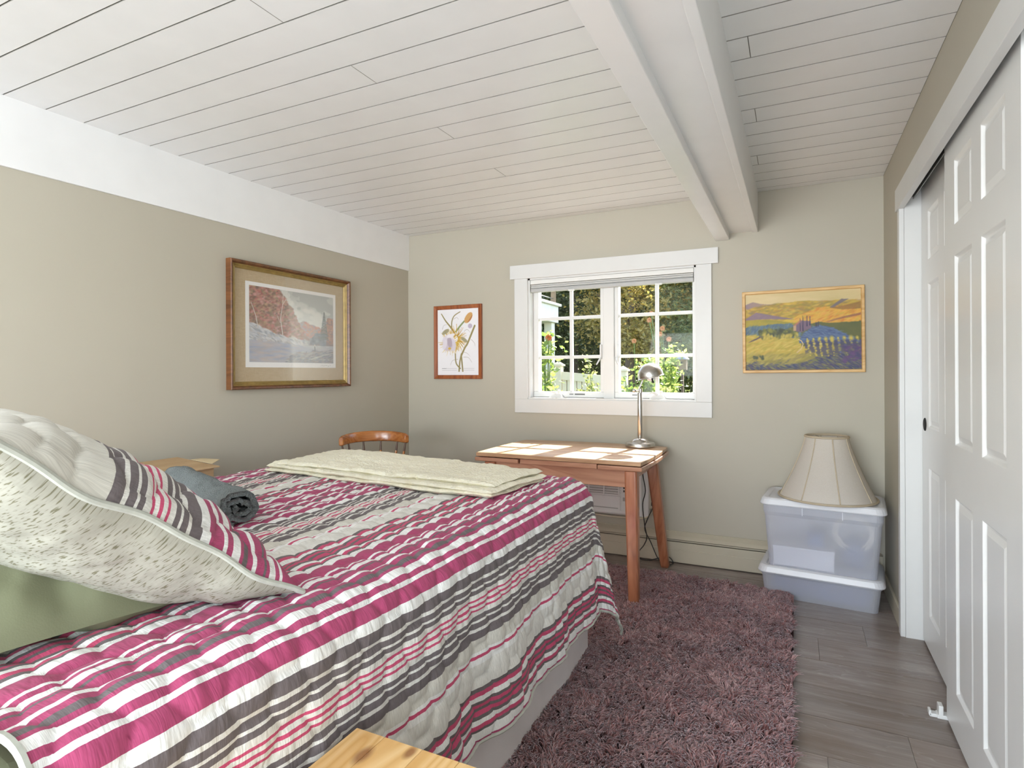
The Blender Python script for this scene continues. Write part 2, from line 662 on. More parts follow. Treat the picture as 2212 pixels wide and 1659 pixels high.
def quilt_material(name, wr=(9, 38, 1)):
    k = NT(name)
    uvn = k.n('UVMap'); uvn.uv_map = 'UVMap'
    sp = k.n('SeparateXYZ'); k.l(uvn.outputs[0], sp.inputs[0])
    wob = k.noise(uvn.outputs[0], 40, 2)
    u = k.math('ADD', sp.outputs[0], k.math('MULTIPLY_ADD', wob, .003, -.0015))
    c = stripe_color(k, u)
    mpw = k.n('Mapping'); mpw.inputs['Scale'].default_value = (60, 900, 1); k.l(uvn.outputs[0], mpw.inputs[0])
    weave = k.noise(mpw.outputs[0], 1, 2)
    c = k.mix(c, k.ramp(weave, [(.3, (.80, .80, .80, 1)), (.7, (1.12, 1.12, 1.14, 1))]), 1.0, 'MULTIPLY')
    k.color(c)
    k.setb(Roughness=.8)
    k.b.inputs['Sheen Weight'].default_value = .08
    mp = k.n('Mapping'); mp.inputs['Scale'].default_value = wr; k.l(uvn.outputs[0], mp.inputs[0])
    w1 = k.noise(mp.outputs[0], 1, 3, .55, .6)
    k.bump(w1, .42, .012)
    MATS[name] = k.m
quilt_material('quilt_cotton')
quilt_material('sham_cotton', (30, 60, 1))

k = NT('seersucker')
uvn = k.n('UVMap'); uvn.uv_map = 'UVMap'
mp = k.n('Mapping'); mp.inputs['Scale'].default_value = (330, 75, 1); k.l(uvn.outputs[0], mp.inputs[0])
d = k.noise(mp.outputs[0], 1, 1)
k.color(k.ramp(d, [(.36, 'A6A497'), (.58, 'A09E91'), (.65, '716E58')]))
k.setb(Roughness=.85)
mp2 = k.n('Mapping'); mp2.inputs['Scale'].default_value = (11, 48, 1); k.l(uvn.outputs[0], mp2.inputs[0])
k.bump(k.noise(mp2.outputs[0], 1, 3), .5, .008)
MATS['seersucker'] = k.m

k = NT('yellow_coverlet')
uvn = k.n('UVMap'); uvn.uv_map = 'UVMap'
w = k.n('TexVoronoi'); w.inputs['Scale'].default_value = 95
k.l(uvn.outputs[0], w.inputs['Vector'])
mp = k.n('Mapping'); mp.inputs['Scale'].default_value = (25, 160, 1); k.l(uvn.outputs[0], mp.inputs[0])
st = k.noise(mp.outputs[0], 1, 3)
k.color(k.ramp(st, [(.3, 'EFE8CC'), (.7, 'F9F5E4')]))
k.setb(Roughness=.85)
b1 = k.bump(w.outputs['Distance'], .45, .007)
k.bump(st, .4, .007, b1)
MATS['yellow_coverlet'] = k.m

k = NT('grey_plush')
n1 = k.noise(k.coord(), 220, 3)
n2 = k.noise(k.coord(), 14, 3)
k.color(k.mix(k.ramp(n1, [(.3, '5F6768'), (.7, '8C9596')]), k.ramp(n2, [(.3, '5F6768'), (.7, '8C9596')]), .4))
k.setb(Roughness=.95)
k.b.inputs['Sheen Weight'].default_value = .12
k.bump(n1, 1.0, .012)
MATS['grey_plush'] = k.m

k = NT('shade_linen')
n1 = k.noise(k.coord('Object', (500, 500, 60)), 1, 2)
tc = k.ramp(n1, [(.3, 'E0D8CC'), (.7, 'E8E1D8')])
d = k.n('BsdfDiffuse'); t = k.n('BsdfTranslucent')
k.l(tc, d.inputs[0]); k.l(tc, t.inputs[0])
mx = k.n('MixShader'); mx.inputs[0].default_value = .35
k.l(d.outputs[0], mx.inputs[1]); k.l(t.outputs[0], mx.inputs[2]); k.l(mx.outputs[0], k.out.inputs[0])
MATS['shade_linen'] = k.m

# ------------------------------------------------------------------ room shell
XL, XR, YB, YF, ZC = -2.78, .447, 3.84, -3.2, 2.298
WX0, WX1, WZ0, WZ1 = -1.73, -.562, 1.018, 1.885       # window opening in the back wall

bm = bmesh.new()
bx(bm, XL - .15, XR + .8, YF - .15, YB + .15, -.08, -.012)
floor = obj('floor', bm, 'dark_gap')
tag(floor, 'grey-brown wood plank floor of the bedroom', 'floor', kind='structure')
PW = .2265
rows = []
y = 3.212 + PW * 2
while y > YB - .001: y -= PW
y += PW
lens = 1.22
pm = {}
def plank_mesh(w, d):
    key = (round(w, 3), round(d, 3))
    if key not in pm:
        b_ = bmesh.new()
        bx(b_, -w / 2, w / 2, -d / 2, d / 2, -.012, 0)
        me = bpy.data.meshes.new('plank')
        top = [e for e in b_.edges if all(v_.co.z > -.001 for v_ in e.verts)]
        bmesh.ops.bevel(b_, geom=top, offset=.0009, segments=1, affect='EDGES')
        b_.to_mesh(me); b_.free()
        me.materials.append(MATS['plank_oak'])
        pm[key] = me
    return pm[key]
joint0 = {3.212: .33, 2.98: .089, 2.753: .95}
ri = 0
ytop = y
while ytop > YF:
    y1 = min(ytop, YB); y0 = max(ytop - PW, YF)
    off = [.33, .086, .62, .87, -.2, .45, .7][ri % 7]
    if abs(ytop - 2.985) < .05: off = .087
    elif abs(ytop - 3.21) < .05: off = .28
    elif abs(ytop - 2.76) < .05: off = .97
    x = off
    while x > XL: x -= lens
    while x < .52:
        a = max(x, XL); b = min(x + lens, .52)
        if b - a > .02:
            o = bpy.data.objects.new('plank', plank_mesh(b - a - .0006, y1 - y0 - .0036))
            o.location = ((a + b) / 2, (y0 + y1) / 2, 0)
            link(o, floor)
        x += lens
    ytop -= PW
    ri += 1

# ceiling boards
bm = bmesh.new()
bx(bm, XL - .15, XR + .8, YF - .15, YB + .15, ZC + .016, ZC + .12)
ceil = obj('ceiling', bm, 'ceiling_white')
tag(ceil, 'white painted board ceiling', 'ceiling', kind='structure')
BW = .1435
cm = {}
def cboard(w, d):
    key = (round(w, 3), round(d, 3))
    if key not in cm:
        b_ = bmesh.new()
        h, g = .018, .0008
        X, Y = w / 2, d / 2
        vsv = [(-X, -Y, h), (X, -Y, h), (X, Y, h), (-X, Y, h),
               (-X, -Y, g), (X, -Y, g), (X, Y, g), (-X, Y, g),
               (-X + .001, -Y + g, 0), (X - .001, -Y + g, 0), (X - .001, Y - g, 0), (-X + .001, Y - g, 0)]
        vv = [b_.verts.new(q) for q in vsv]
        for fc in ((0, 1, 2, 3), (8, 11, 10, 9), (0, 4, 5, 1), (1, 5, 6, 2), (2, 6, 7, 3), (3, 7, 4, 0),
                   (4, 8, 9, 5), (5, 9, 10, 6), (6, 10, 11, 7), (7, 11, 8, 4)):
            b_.faces.new([vv[i] for i in fc])
        bmesh.ops.recalc_face_normals(b_, faces=b_.faces)
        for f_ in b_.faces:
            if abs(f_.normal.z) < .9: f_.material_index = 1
        me = bpy.data.meshes.new('board')
        b_.to_mesh(me); b_.free()
        me.materials.append(MATS['ceiling_white'])
        me.materials.append(MATS['shaded_board_edge'])
        cm[key] = me
    return cm[key]
joints = {(1.20,): -1.424, (1.66,): -1.41, (2.24,): -1.422, (2.83,): -1.439}
k0 = math.floor((YF - 1.325) / BW)
for kk in range(k0, 19):
    y0 = 1.325 + kk * BW; y1 = y0 + BW
    y0 = max(y0, YF); y1 = min(y1, YB)
    if y1 - y0 < .02: continue
    ym = (y0 + y1) / 2
    cuts = [XL, -.40]
    for yy, xx in ((1.20, -1.424), (1.667, -1.41), (2.243, -1.422), (2.828, -1.439), (.5, -.9), (-.3, -1.8)):
        if y0 + .02 < yy + .05 <= y1 + .02: cuts = [XL, xx, -.40]
    segs = list(zip(cuts, cuts[1:]))
    cuts = [-.215, XR]
    for yy, xx in ((2.10, -.135), (2.70, -.147), (3.26, -.17)):
        if y0 < yy <= y1: cuts = [-.215, xx, XR]
    segs += list(zip(cuts, cuts[1:]))
    for a, b in segs:
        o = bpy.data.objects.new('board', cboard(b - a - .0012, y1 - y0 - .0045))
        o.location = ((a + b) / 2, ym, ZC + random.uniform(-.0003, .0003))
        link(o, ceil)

def wall_with_hole(name, mat, solid, hole, axis):
    """solid (x0,x1,y0,y1,z0,z1); hole (a0,a1,z0,z1) along axis 'x' or 'y'"""
    x0, x1, y0, y1, z0, z1 = solid
    a0, a1, h0, h1 = hole
    b_ = bmesh.new()
    if axis == 'x':
        bx(b_, x0, a0, y0, y1, z0, z1); bx(b_, a1, x1, y0, y1, z0, z1)
        bx(b_, a0, a1, y0, y1, h1, z1)
        if h0 > z0: bx(b_, a0, a1, y0, y1, z0, h0)
    else:
        bx(b_, x0, x1, y0, a0, z0, z1); bx(b_, x0, x1, a1, y1, z0, z1)
        bx(b_, x0, x1, a0, a1, h1, z1)
        if h0 > z0: bx(b_, x0, x1, a0, a1, z0, h0)
    return obj(name, b_, mat)

w = wall_with_hole('wall_back', 'wall_paint', (XL - .15, XR + .8, YB, YB + .15, -.08, ZC + .12), (WX0, WX1, WZ0, WZ1), 'x')
tag(w, 'beige painted back wall with the garden window', 'wall', kind='structure')
bm = bmesh.new(); bx(bm, XL - .15, XL, YF - .15, YB, -.08, ZC + .12)
tag(obj('wall_left', bm, 'wall_paint'), 'beige painted wall behind the river picture', 'wall', kind='structure')
w = wall_with_hole('wall_front', 'wall_paint', (XL, XR, YF - .15, YF, -.08, ZC + .12), (-2.6, .2, .12, 2.18), 'x')
tag(w, 'beige wall behind the camera with an added wide window', 'wall', kind='structure')
DY0, DY1, DZ = .93, 3.165, 2.05      # closet opening
bm = bmesh.new()
bx(bm, XR, XR + .12, DY1, YB, -.08, ZC + .12)
bx(bm, XR, XR + .12, YF - .15, -2.65, -.08, ZC + .12)
bx(bm, XR, XR + .12, -.55, DY0, -.08, ZC + .12)
bx(bm, XR, XR + .12, -2.65, -.55, -.08, .28)
bx(bm, XR, XR + .12, -2.65, -.55, 2.12, ZC + .12)
bx(bm, XR, XR + .12, DY0, DY1, DZ, ZC + .12)
bx(bm, XR + .70, XR + .8, .75, YB, -.08, ZC + .12)
bx(bm, XR + .12, XR + .70, 3.35, 3.4, -.08, ZC + .12)
bx(bm, XR + .12, XR + .70, .75, .8, -.08, ZC + .12)
tag(obj('wall_right', bm, 'wall_paint'), 'beige painted wall with the sliding closet doors', 'wall', kind='structure')

# fascia board under the ceiling, left wall
bm = bmesh.new(); bx(bm, XL, XL + .012, YF, YB, 2.023, ZC + .004)
tag(obj('trim_1', bm, 'ceiling_white', bevel=.002), 'wide white fascia board on top of the left wall', 'trim', kind='structure')
# boxed ceiling beam
bt = empty('trim_2', (-.33, 1.5, 2.02), 'boxed white ceiling beam running to the window wall', 'beam', kind='structure')
box('beam_rail', -.445, -.363, YF, YB, 2.025, ZC + .01, 'ceiling_white', bt, .003)
box('beam_panel', -.363, -.232, YF, YB, 2.064, ZC + .01, 'ceiling_white', bt, 0)
box('beam_rail', -.2305, -.200, YF, YB, 2.054, ZC + .01, 'ceiling_white', bt, .003)

# baseboards
bm = bmesh.new(); bx(bm, XR - .014, XR, DY1 + .05, YB, 0, .09)
tag(obj('baseboard_right', bm, 'heater_paint', bevel=.003), 'low beige baseboard between closet and corner', 'baseboard', kind='structure')
bm = bmesh.new(); bx(bm, XL, XL + .014, YF, YB, 0, .09)
tag(obj('baseboard_left', bm, 'heater_paint', bevel=.003), 'low beige baseboard behind the bed', 'baseboard', kind='structure')

# ------------------------------------------------------------------ window in back wall
wi = empty('window_1', (-1.146, YB, .92), 'white double casement window with six panes in each sash', 'window', kind='structure')
box('casing', -1.866, -.428, YB - .022, YB, 1.885, 1.984, 'trim_white', wi, .002)
box('casing', -1.832, WX0, YB - .018, YB, 1.018, 1.885, 'trim_white', wi, .002)
box('casing', WX1, -.468, YB - .018, YB, 1.018, 1.885, 'trim_white', wi, .002)
box('casing', -1.832, -.468, YB - .018, YB, .921, 1.018, 'trim_white', wi, .002)
box('jamb', WX0, WX0 + .014, YB, YB + .15, WZ0, WZ1, 'trim_white', wi)
box('jamb', WX1 - .014, WX1, YB, YB + .15, WZ0, WZ1, 'trim_white', wi)
box('jamb', WX0, WX1, YB, YB + .15, WZ1 - .012, WZ1, 'trim_white', wi)
box('sill', WX0, WX1, YB - .01, YB + .15, WZ0 - .004, WZ0 + .012, 'trim_white', wi, .002)
box('mullion', -1.186, -1.112, YB + .045, YB + .14, WZ0, WZ1, 'vinyl_white', wi, .003)
GY = YB + .085
def sash(x0, x1, gx0, gx1, vx):
    s = bpy.data.objects.new('sash', None); s.empty_display_size = .05
    link(s, wi)
    z0, z1, gz0, gz1 = WZ0 + .014, WZ1 - .012, 1.072, 1.835
    box('rail', x0, x1, YB + .06, YB + .12, z0, gz0, 'vinyl_white', s, .004)
    box('rail', x0, x1, YB + .06, YB + .12, gz1, z1, 'vinyl_white', s, .004)
    box('stile', x0, gx0, YB + .06, YB + .12, gz0, gz1, 'vinyl_white', s, .004)
    box('stile', gx1, x1, YB + .06, YB + .12, gz0, gz1, 'vinyl_white', s, .004)
    hz = (1.596, 1.318)
    box('muntin', vx - .011, vx + .011, GY - .012, GY + .016, gz0, gz1, 'vinyl_white', s, .003)
    for h in hz:
        box('muntin', gx0, gx1, GY - .011, GY + .015, h - .011, h + .011, 'vinyl_white', s, .003)
    xs = [gx0, vx - .011, vx + .011, gx1]
    zs = [gz0, hz[1] - .011, hz[1] + .011, hz[0] - .011, hz[0] + .011, gz1]
    for i in (0, 2):
        for j in (0, 2, 4):
            box('pane', xs[i], xs[i + 1], GY, GY + .003, zs[j], zs[j + 1], 'window_glass', s)
    return s
SL = sash(WX0 + .014, -1.186, -1.676, -1.212, -1.431)
SR = sash(-1.112, WX1 - .014, -1.083, -.596, -.828)
def crank(cx, flip):
    b_ = bmesh.new()
    z = WZ0 + .012
    y = YB + .045
    vsb = bx(b_, cx - .055, cx + .055, y - .022, y + .016, z, z + .03)
    for v_ in vsb:
        if v_.co.z > z + .01: v_.co.x = cx + (v_.co.x - cx) * .55; v_.co.y = y + (v_.co.y - y) * .5
    tube(b_, catmull([(cx, y - .008, z + .03), (cx - .03 * flip, y - .022, z + .042), (cx - .065 * flip, y - .02, z + .028)], 5), [.009] * 5 + [.006] * 6, 8)
    tube(b_, [(cx + .02 * flip, y - .01, z + .03), (cx + .022 * flip, y - .012, z + .055)], [.009, .011], 8)
    o = obj('crank_handle', b_, 'vinyl_white', wi, bevel=.003)
    return o
crank(-1.53, 1); crank(-.815, 1)
def lever(px, dx):
    b_ = bmesh.new()
    bx(b_, px - .006, px + .006, YB + .042, YB + .062, 1.30, 1.40)
    tube(b_, [(px, YB + .045, 1.31), (px + dx * .4, YB + .02, 1.285), (px + dx, YB + .012, 1.26)], [.006, .006, .004], 8)
    obj('lock_lever', b_, 'vinyl_white', wi, bevel=.002)
lever(-1.205, -.02); lever(-1.095, .02)
box('sticker', -1.40, -1.325, YB + .0585, YB + .0605, 1.050, 1.060, 'sticker_grey', SL)
box('sticker', -1.44, -1.41, YB + .0585, YB + .0605, 1.052, 1.058, 'sticker_grey', SL)
box('sticker', -.99, -.94, YB + .0585, YB + .0605, 1.052, 1.058, 'sticker_grey', SR)

# pleated blind, raised
bl = empty('window_blind', (-1.146, YB + .02, 1.80), 'white pleated blind pulled up to the window head', 'blind')
box('head_rail', WX0 + .016, WX1 - .016, YB + .002, YB + .05, 1.842, 1.872, 'blind_white', bl, .003)
for i in range(4):
    z = 1.838 - i * .0065
    box('pleat', WX0 + .02, WX1 - .02, YB + .006 + .002 * (i % 2), YB + .046, z - .0052, z, 'blind_grey' if i % 2 else 'blind_white', bl, .001)
box('bottom_rail', WX0 + .018, WX1 - .018, YB + .004, YB + .048, 1.786, 1.8115, 'blind_grey', bl, .004)
for x in (-1.40, -.80):
    box('pull_tab', x - .022, x + .022, YB - .006, YB + .01, 1.777, 1.788, 'blind_white', bl, .002)

# unseen window behind the camera, added to frame the rear fill light
w2 = empty('added_window_2', (-1.2, YF, .12), 'wide white window added behind the camera for fill light', 'window', kind='structure')
box('casing', -2.7, .3, YF, YF + .02, 2.18, 2.27, 'trim_white', w2, .002)
box('casing', -2.7, .3, YF, YF + .02, .02, .12, 'trim_white', w2, .002)
box('casing', -2.7, -2.6, YF, YF + .02, .12, 2.18, 'trim_white', w2, .002)
box('casing', .2, .3, YF, YF + .02, .12, 2.18, 'trim_white', w2, .002)
box('mullion', -1.23, -1.17, YF - .1, YF - .05, .12, 2.18, 'vinyl_white', w2, .002)

w3 = empty('added_window_3', (XR, -1.6, .28), 'white side window added behind the camera for fill light', 'window', kind='structure')  # made-up window in the right wall, around the side fill light
box('casing', XR - .02, XR, -2.75, -.45, 2.12, 2.21, 'trim_white', w3, .002)
box('casing', XR - .02, XR, -2.75, -.45, .18, .28, 'trim_white', w3, .002)
box('casing', XR - .02, XR, -2.75, -2.65, .28, 2.12, 'trim_white', w3, .002)
box('casing', XR - .02, XR, -.55, -.45, .28, 2.12, 'trim_white', w3, .002)
box('mullion', XR + .05, XR + .1, -1.63, -1.57, .28, 2.12, 'vinyl_white', w3, .002)

# ------------------------------------------------------------------ closet
ct = empty('trim_3', (XR, 2.4, 0), 'white casing and header around the closet opening', 'trim', kind='structure')
box('casing', .427, XR, DY1, DY1 + .05, 0, 1.97, 'trim_white', ct, .002)
box('casing', .427, XR, DY0 - .05, DY0, 0, 1.97, 'trim_white', ct, .002)
box('header', .420, XR, DY0 - .09, DY1 + .06, 1.947, 2.047, 'trim_white', ct, .002)
box('jamb', XR, XR + .12, DY1 - .003, DY1 + .015, 0, DZ, 'trim_white', ct)
box('jamb', XR, XR + .12, DY0 - .015, DY0 + .003, 0, DZ, 'trim_white', ct)
box('track', XR + .004, XR + .09, DY0 + .004, DY1 - .004, 2.030, 2.05, 'track_metal', ct)
box('track', XR + .033, XR + .037, DY0 + .004, DY1 - .004, 1.985, 2.035, 'track_metal', ct)
box('track', XR + .028, XR + .031, DY0 + .004, DY1 - .004, 1.995, 2.035, 'dark_gap', ct)
bm = bmesh.new()
bx(bm, .440, .474, 2.472, 2.505, 0, .014); bx(bm, .444, .458, 2.472, 2.505, .010, .045)
bx(bm, .418, .445, 2.476, 2.501, 0, .012); bx(bm, .416, .424, 2.476, 2.501, .004, .022)
obj('floor_guide', bm, 'vinyl_white', ct, bevel=.002)

def sixpanel(name, xf, y_hi, y_lo, label):
    """front face at x=xf looking to -X; y_hi is the edge toward the window wall"""
    H0, H1 = .012, 2.028
    W = y_hi - y_lo
    ys = [0, .135, .335, .435, .640, W]
    ys = [0, .137, .342, .440, .648, W]
    zs = [H0, .158, .794, .968, 1.583, 1.684, 1.893, H1]
    b_ = bmesh.new()
    grid = [[b_.verts.new((xf, y_hi - a, z)) for z in zs] for a in ys]
    pan = []
    for i in range(len(ys) - 1):
        for j in range(len(zs) - 1):
            f_ = b_.faces.new((grid[i][j], grid[i][j + 1], grid[i + 1][j + 1], grid[i + 1][j]))
            if i in (1, 3) and j in (1, 3, 5): pan.append(f_)
    bmesh.ops.recalc_face_normals(b_, faces=b_.faces)
    if b_.faces[0].normal.x > 0:
        bmesh.ops.reverse_faces(b_, faces=b_.faces)
    for th, dp in ((.012, -.009), (.008, 0.0), (.026, .006)):
        bmesh.ops.inset_individual(b_, faces=pan, thickness=th, depth=dp)
    # slab behind
    e = [ed for ed in b_.edges if ed.is_boundary]
    r_ = bmesh.ops.extrude_edge_only(b_, edges=e)
    nv = [g for g in r_['geom'] if isinstance(g, bmesh.types.BMVert)]
    for v_ in nv: v_.co.x = xf + .033
    bmesh.ops.contextual_create(b_, geom=[g for g in r_['geom'] if isinstance(g, bmesh.types.BMEdge)])
    bmesh.ops.recalc_face_normals(b_, faces=b_.faces)
    root = empty(name, (xf, (y_hi + y_lo) / 2, 0), label, 'door', kind='structure')
    obj('door_leaf', b_, 'door_white', root, bevel=.0015)
    return root
d1 = sixpanel('door_1', .511, 3.158, 2.398, 'white six-panel sliding closet door with black finger pull')
d2 = sixpanel('door_2', .466, 2.470, 1.708, 'white six-panel sliding closet door in front of the other')
d3 = sixpanel('door_3', .511, 1.725, .965, 'white six-panel sliding closet door at the near end')
bm = bmesh.new()
lathe(bm, [(0, .002), (.022, .002), (.022, .004), (.027, .003), (.029, 0), (.029, -.002), (0, -.002)], (.511, 3.093, .975), 24,
      Matrix.Rotation(R(-90), 4, 'Y'))
obj('finger_pull', bm, 'dark_gap', d1, smooth=True)

# ------------------------------------------------------------------ baseboard heater, air conditioner, outlet
ht = empty('baseboard_heater', (-1.1, YB - .03, 0), 'long beige baseboard heater under the window wall', 'heater')
HX0, HX1 = -2.70, .425
box('back_panel', HX0, HX1, YB - .012, YB - .001, .01, .188, 'heater_paint', ht)
box('front_panel', HX0, HX1, 3.776, 3.786, .008, .132, 'heater_paint', ht, .003)
box('lower_lip', HX0, HX1, 3.772, 3.78, .006, .088, 'heater_paint', ht, .002)
bm = bmesh.new()
pr_ = [(3.784, .148), (3.80, .166), (3.83, .186), (3.83, .180), (3.802, .160), (3.788, .144)]
for a, b in zip(pr_, pr_[1:] + pr_[:1]):
    q = [bm.verts.new((HX0, *a)), bm.verts.new((HX1, *a)), bm.verts.new((HX1, *b)), bm.verts.new((HX0, *b))]
    bm.faces.new(q)
obj('top_hood', bm, 'heater_paint', ht)
box('damper', HX0, HX1, 3.786, 3.789, .1365, .1425, 'heater_paint', ht)
box('damper', HX0, HX1, 3.792, 3.795, .128, .155, 'heater_slot', ht)
box('element', HX0, HX1, 3.80, 3.825, .08, .15, 'heater_slot', ht)
box('end_cap', .385, HX1 + .004, 3.769, YB - .001, .004, .19, 'heater_paint', ht, .003)
box('end_cap', HX0 - .004, HX0 + .04, 3.769, YB - .001, .004, .19, 'heater_paint', ht, .003)

ac = empty('air_conditioner', (-1.13, YB, .27), 'white through-wall air conditioner behind the table legs', 'air conditioner')
box('sleeve', -1.395, -.862, 3.80, YB, .262, .665, 'ac_white', ac, .004)
box('body', -1.372, -.895, 3.757, 3.80, .277, .655, 'ac_white', ac, .006)
box('front_panel', -1.368, -1.035, 3.752, 3.758, .300, .395, 'ac_white', ac, .003)
box('side_panel', -1.030, -.899, 3.752, 3.758, .300, .645, 'ac_white', ac, .003)
box('grille_back', -1.345, -1.05, 3.755, 3.7585, .405, .64, 'ac_grey', ac)
for i in range(14):
    z = .412 + i * .0165
    box('louver', -1.368, -1.035, 3.749, 3.757, z, z + .0065, 'ac_white', ac, .001)
for x in (-1.36, -1.25, -1.145, -1.045):
    box('rib', x - .004, x + .004, 3.7475, 3.757, .400, .645, 'ac_white', ac)
for i in range(9):
    z = .425 + i * .021
    box('vent_slot', -1.015, -.915, 3.7505, 3.753, z, z + .0125, 'ac_dark', ac)
box('display', -1.018, -.988, 3.7505, 3.753, .366, .390, 'ac_grey', ac)
box('display', -.945, -.915, 3.7505, 3.753, .366, .390, 'sticker_grey', ac)
box('drip_line', -1.30, -1.05, 3.7505, 3.753, .312, .318, 'ac_grey', ac)
bm = bmesh.new()
tube(bm, catmull([(-1.40, 3.80, .30), (-1.33, 3.795, .262), (-1.15, 3.79, .250), (-.98, 3.79, .252), (-.88, 3.80, .262), (-.84, 3.81, .30), (-.832, 3.81, .33)], 6), .0045, 8)
obj('power_cord', bm, 'cord_beige', ac, smooth=True)

ou = empty('wall_outlet', (-.835, YB, .375), 'ivory wall outlet plate beside the air conditioner', 'outlet')
box('plate', -.872, -.800, YB - .006, YB, .315, .432, 'plate_ivory', ou, .003)
for z in (.35, .397):
    box('socket', -.853, -.819, YB - .0085, YB - .004, z - .014, z + .014, 'plate_ivory', ou, .003)

# ------------------------------------------------------------------ draw-leaf table
TZ = .74
tb = empty('writing_table', (-1.2, 3.35, 0), 'reddish wood draw-leaf table standing under the window', 'table')
def slab(name, outline, z0, z1, mat, parent, bevel=.004):
    b_ = bmesh.new()
    lo = [b_.verts.new((x, y, z0)) for x, y in outline]
    hi = [b_.verts.new((x, y, z1)) for x, y in outline]
    b_.faces.new(hi); b_.faces.new(list(reversed(lo)))
    n = len(outline)
    for i in range(n):
        b_.faces.new((lo[i], lo[(i + 1) % n], hi[(i + 1) % n], hi[i]))
    bmesh.ops.recalc_face_normals(b_, faces=b_.faces)
    return obj(name, b_, mat, parent, bevel=bevel)
def bowed(x0, x1, y0, y1, bow, n=14, left=True, right=True):
    out = []
    for i in range(n + 1):
        t = i / n
        out.append((x0 + (x1 - x0) * t, y0 + .004 * math.sin(math.pi * t)))
    for i in range(1, n):
        t = i / n
        out.append((x1 + (.012 * math.sin(math.pi * t) if right else 0), y0 + (y1 - y0) * t))
    for i in range(n + 1):
        t = 1 - i / n
        out.append((x0 + (x1 - x0) * t, y1 + bow * math.sin(math.pi * t)))
    for i in range(1, n):
        t = 1 - i / n
        out.append((x0 - (.012 * math.sin(math.pi * t) if left else 0), y0 + (y1 - y0) * t))
    return out
slab('table_top', bowed(-1.700, -.722, 3.012, 3.715, .05), TZ - .022, TZ, 'table_top_wood', tb)
slab('draw_leaf', bowed(-1.706, -1.425, 3.008, 3.722, .01, right=False), TZ - .049, TZ - .026, 'table_wood', tb)
slab('draw_leaf', bowed(-.955, -.716, 3.008, 3.722, .01, left=False), TZ - .049, TZ - .026, 'table_wood', tb)
box('bearer', -1.418, -.962, 3.022, 3.715, TZ - .050, TZ - .024, 'table_wood', tb, .002)
box('apron', -1.60, -.80, 3.035, 3.057, .600, TZ - .050, 'table_wood', tb, .003)
box('apron', -1.60, -.80, 3.625, 3.647, .600, TZ - .050, 'table_wood', tb, .003)
box('apron', -1.605, -1.583, 3.05, 3.63, .600, TZ - .075, 'table_wood', tb, .003)
box('apron', -.815, -.793, 3.05, 3.63, .620, TZ - .075, 'table_wood', tb, .003)
def leg(tx, ty, bx_, by_):
    b_ = bmesh.new()
    def ring(cx, cy, z, a, b):
        c = .28
        pts = []
        for sx, sy, o in ((-1, -1, 0), (-1, -1, 1), (1, -1, 1), (1, -1, 0), (1, 1, 0), (1, 1, 1), (-1, 1, 1), (-1, 1, 0)):
            x = sx * a * (1 - (c if o else 0)); y = sy * b * (1 - (0 if o else c))
            pts.append(b_.verts.new((cx + x, cy + y, z)))
        return pts
    rr = [ring(tx, ty, TZ - .05, .033, .030), ring(tx + (bx_ - tx) * .1, ty + (by_ - ty) * .1, .62, .034, .030), ring(bx_, by_, .012, .026, .024), ring(bx_, by_, .0, .022, .020)]
    for a, b in zip(rr, rr[1:]):
        for i in range(8):
            b_.faces.new((a[i], b[i], b[(i + 1) % 8], a[(i + 1) % 8]))
    b_.faces.new(rr[0]); b_.faces.new(list(reversed(rr[-1])))
    bmesh.ops.recalc_face_normals(b_, faces=b_.faces)
    obj('leg', b_, 'leg_wood', tb, bevel=.002)
leg(-.776, 3.038, -.750, 2.975); leg(-.800, 3.615, -.732, 3.672)
leg(-1.610, 3.038, -1.655, 2.975); leg(-1.610, 3.615, -1.67, 3.672)

# ------------------------------------------------------------------ desk lamp
LX, LY = -.880, 3.655
lp = empty('desk_lamp', (LX, LY, TZ), 'brushed nickel desk lamp with a dome shade on the table', 'lamp')
bm = bmesh.new()
lathe(bm, [(0, 0), (.086, 0), (.091, .004), (.091, .024), (.088, .028), (.058, .030), (.055, .031), (.050, .042), (.036, .052), (.016, .057), (.0, .057)], (LX, LY, TZ), 48)
obj('base', bm, 'nickel', lp, smooth=True, bevel=.001)
bm = bmesh.new()
lathe(bm, [(0, .054), (.010, .054), (.015, .062), (.015, .335), (.013, .340), (0, .341)], (LX, LY, TZ), 24)
obj('pole', bm, 'nickel', lp, smooth=True)
bm = bmesh.new()
hz_ = TZ + .352
tube(bm, [(LX - .042, LY - .01, hz_), (LX - .030, LY - .008, hz_), (LX - .022, LY - .006, hz_)], [.010, .012, .006], 12)
tube(bm, [(LX - .024, LY - .006, hz_), (LX + .012, LY + .003, hz_)], .006, 10)
tube(bm, [(LX + .004, LY + .001, hz_ - .012), (LX + .004, LY + .001, hz_ + .012)], .013, 12)
obj('joint_knob', bm, 'nickel', lp, smooth=True)
bm = bmesh.new()
tube(bm, [(LX - .012, LY - .003, hz_ - .004), (LX + .012, LY, hz_ + .05), (LX + .03, LY, hz_ + .10)], .0055, 10)
obj('arm', bm, 'nickel', lp, smooth=True)
SC = Vector((LX + .067, LY, TZ + .448))
tm = Matrix.Rotation(R(-13), 4, Vector((-.436, .9, 0)))
bm = bmesh.new()
rs = .079
pf = [(0, rs * .98)] + [(rs * math.sin(t), rs * math.cos(t) * .98) for t in np.linspace(.12, math.pi / 2, 14)]
pf += [(rs, -.006), (rs + .004, -.010), (rs + .004, -.013), (rs - .003, -.012)]
pf += [((rs - .003) * math.sin(t), (rs - .003) * math.cos(t) * .98) for t in np.linspace(math.pi / 2, .12, 12)] + [(0, rs * .95)]
lathe(bm, pf, SC, 48, tm)
